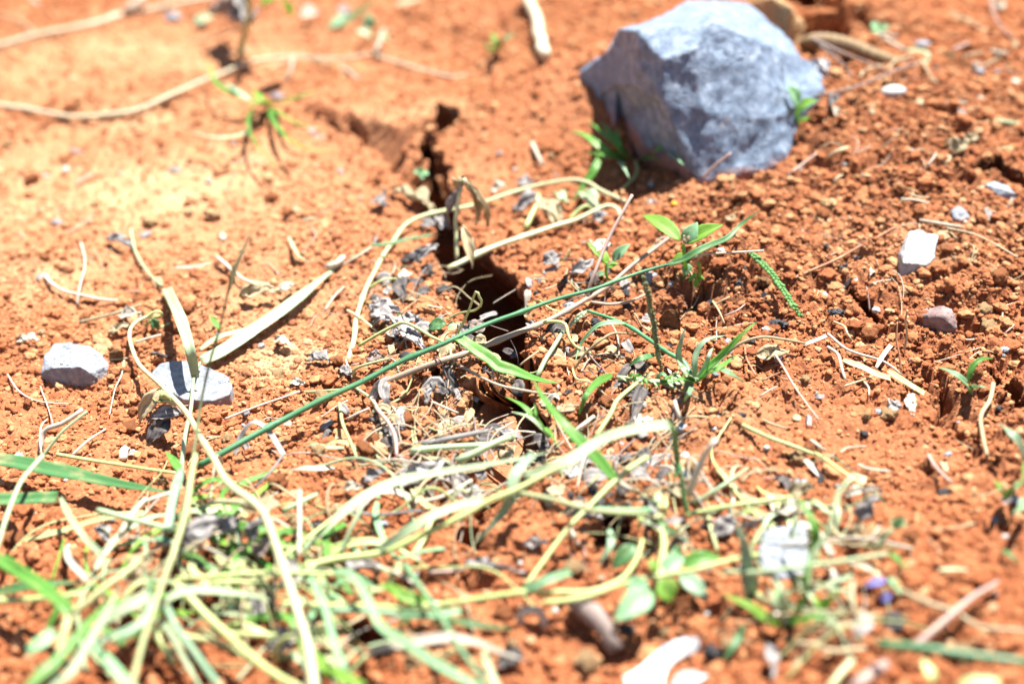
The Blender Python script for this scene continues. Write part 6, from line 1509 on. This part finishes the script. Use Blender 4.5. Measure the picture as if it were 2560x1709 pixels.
# ---------------------------------------------------------------- alike small litter, each its own thing
def where(p):
    """which part of the place a spot is in, named by what one can find there"""
    best = min(((p.x - q.x) ** 2 + (p.y - q.y) ** 2, nm) for nm, q in MARKS)
    return best[1]
MARKS = [(nm, P('W', x, y)) for nm, x, y in (
    ('on the pale dusty ground at upper left', 200, 300), ('beside the long bowed stalk', 700, 180), ('left of the upper crack', 620, 430), ('right of the upper crack', 1180, 340),
    ('at the far left above the grey stones', 140, 620), ('between the striped blade and the pale vine', 660, 660), ('around the two left grey stones', 300, 960), ('near the sandy patch', 680, 860),
    ('between the pale vine and the crack', 950, 760), ('below the ledge left of the crack', 900, 1020), ('right of the crack under the green stem', 1330, 800), ('under the thick cut vine', 1230, 560),
    ('before the boulder and its tuft', 1500, 450), ('on the brown bank by the seedling', 1700, 650), ('on the bank right of the boulder', 1950, 330), ('at the upper right edge', 2250, 180),
    ('around the whitish chip', 2080, 540), ('by the right crack', 2050, 760), ('at the far right below the purplish stone', 2280, 800), ('right of the splayed tuft', 1800, 900),
    ('on the smooth soil at lower right', 1950, 1030), ('at the far right edge below', 2250, 1200), ('among the lower right weeds', 1880, 1250), ('around the broad-leaved weed', 1550, 1250),
    ('around the lower crack end', 1120, 1280), ('at the bottom by the torn paper', 1500, 1480), ('in the bottom right corner', 2150, 1480), ('at the bottom middle', 950, 1450), ('under the bent grass', 760, 1150),
    ('in the grass heap', 480, 1280), ('at the lower left edge', 100, 1200), ('in the bottom left corner', 150, 1480))]
def litter(name, label, cat, group, n, cols, region, lmin, lmax, wmin, wmax, h, seed, flat=False):
    rg = random.Random(seed)
    k = 0
    while k < n:
        c, x0, y0, x1, y1 = rg.choice(region)
        x, y = rg.uniform(x0, x1), rg.uniform(y0, y1)
        a, L = rg.uniform(0, 6.28), rg.uniform(lmin, lmax)
        bend = rg.uniform(-.5, .5)
        p0 = P(c, x, y, 0)
        Q = []
        for t in (-1, -.33, .33, 1):
            d = Vector((math.cos(a + bend * t), math.sin(a + bend * t), 0)) * (L * .5 * t)
            q = p0 + d
            q.z = max(top(q.x, q.y), float(base(q.x, q.y)) - .003) + .0008 + h * (1 - t * t) * rg.uniform(.3, 1)
            Q.append(q)
        wd = rg.uniform(wmin, wmax)
        me = blade_mesh(name, Q, wd, rg.choice(['point', 'cut'])) if flat else tube_mesh(name, Q, wd * .5, .6, 5)
        o = link(name, me, M[rg.choice(cols)], None, Q[0])
        tag(o, label + ' ' + where(p0), cat, group + ' ' + where(p0))
        k += 1
ALL = [('W', 20, 300, 1000, 1050), ('W', 1250, 450, 2330, 1200), ('W', 1850, 80, 2330, 700), ('W', 1200, 1000, 2330, 1350), ('W', 300, 900, 1100, 1250)]
litter('rootlet', 'thin dry rootlet', 'root', 'rootlets', 130, ['straw_white', 'straw', 'straw', 'stem_pink'], ALL, .008, .030, .0004, .0009, .0015, 3)
litter('leaf_flake', 'tiny torn dry leaf crumb', 'leaf', 'leaf crumbs', 110, ['straw_white', 'dead_grey', 'dead_tan', 'dead_black', 'dead_grey'], ALL + [('W', 880, 620, 1500, 1000)] * 3, .003, .009, .0018, .004, .001, 4, True)
litter('grass_cutting', 'short cut grass piece', 'grass', 'cut grass pieces', 75, ['leaf_fade', 'stem_lime', 'grass_tan', 'leaf_green', 'leaf_mint', 'leaf_green', 'leaf_lime'], [('W', 180, 1150, 700, 1530), ('W', 380, 1180, 620, 1400), ('W', 620, 1250, 980, 1560)], .015, .05, .0013, .0030, .010, 5, True)
litter('hay_piece', 'short dry grass piece', 'grass', 'dry grass pieces', 50, ['leaf_fade', 'stem_lime', 'grass_tan', 'straw_white', 'straw'], [('W', 700, 1020, 1150, 1250), ('W', 1380, 1080, 2050, 1350), ('W', 1700, 1150, 1950, 1500)], .010, .028, .0010, .0028, .004, 6, True)
CEN = [('W', 860, 620, 1080, 1000), ('W', 1180, 560, 1560, 1000), ('W', 880, 960, 1180, 1130), ('W', 1200, 1000, 1560, 1180)]
litter('twig', 'hair-fine brown stalk', 'twig', 'hair-fine brown stalks', 90, ['bark', 'dead_tan', 'stem_purple', 'straw'], CEN, .012, .045, .0004, .0009, .005, 16)
litter('straw', 'fine broken straw', 'straw', 'fine broken straws', 120, ['straw_white', 'straw', 'grass_tan', 'stem_purple', 'bark'], CEN, .010, .035, .0005, .0012, .003, 13)
litter('leaf_flake', 'ragged grey dead leaf flake', 'leaf', 'ragged dead leaf flakes', 85, ['dead_grey', 'dead_black', 'dead_tan', 'dead_black'], CEN, .006, .013, .003, .006, .003, 14, True)
litter('straw', 'hair-thin dry straw', 'straw', 'hair-thin dry straws', 110, ['straw_white', 'straw', 'grass_tan', 'leaf_fade', 'stem_lime', 'straw'], [('W', 100, 1120, 750, 1540), ('W', 380, 1150, 640, 1420), ('W', 640, 1100, 1100, 1540), ('W', 1400, 1080, 2000, 1500)], .015, .06, .0005, .0013, .012, 15)
HUE = {'clod_red': 'red', 'clod_tan': 'tan', 'dark_pebble': 'black', 'blue_pebble': 'bluish dark', 'white_pebble': 'cream', 'white_chip': 'white', 'grey_stone': 'grey'}
def grit(name, label, cat, group, n, mats, r0, r1, seed, region):
    rg = random.Random(seed)
    protos = {}
    for mt in mats:
        protos[mt] = [pebble_mesh(name, 1, .85, .7, .55, 3, 1.9) for _ in range(4)]
        for me in protos[mt]: me.materials.append(M[mt])
    for k in range(n):
        c, x0, y0, x1, y1 = rg.choice(region)
        p = P(c, rg.uniform(x0, x1), rg.uniform(y0, y1), 0)
        r = r0 + (r1 - r0) * rg.random() ** 2; mt = rg.choice(mats)
        o = bpy.data.objects.new(name, rg.choice(protos[mt]))
        COL.objects.link(o)
        o.location = (p.x, p.y, top(p.x, p.y) + r * .35); o.scale = (r, r, r); o.rotation_euler = (rg.uniform(-.3, .3), rg.uniform(-.3, .3), rg.uniform(0, 6.28))
        tag(o, label.replace('COLOUR', HUE.get(mt, '')) + ' ' + where(p), cat, group + ' ' + where(p))
EV = [('W', 10, 250, 2340, 1540)]
grit('soil_clod', 'loose COLOUR clod', 'clod', 'loose clods', 170, ['clod_red', 'clod_red', 'clod_tan'], .0020, .0046, 21, EV)
grit('charcoal_bit', 'tiny COLOUR charred bit', 'charcoal', 'charred bits', 75, ['dark_pebble', 'blue_pebble'], .0012, .0026, 22, [('W', 850, 600, 2300, 1250), ('W', 1300, 600, 1900, 1300)])
grit('grit', 'tiny COLOUR grit grain', 'grit', 'grit grains', 75, ['white_pebble', 'white_chip', 'grey_stone'], .0010, .0021, 23, EV)
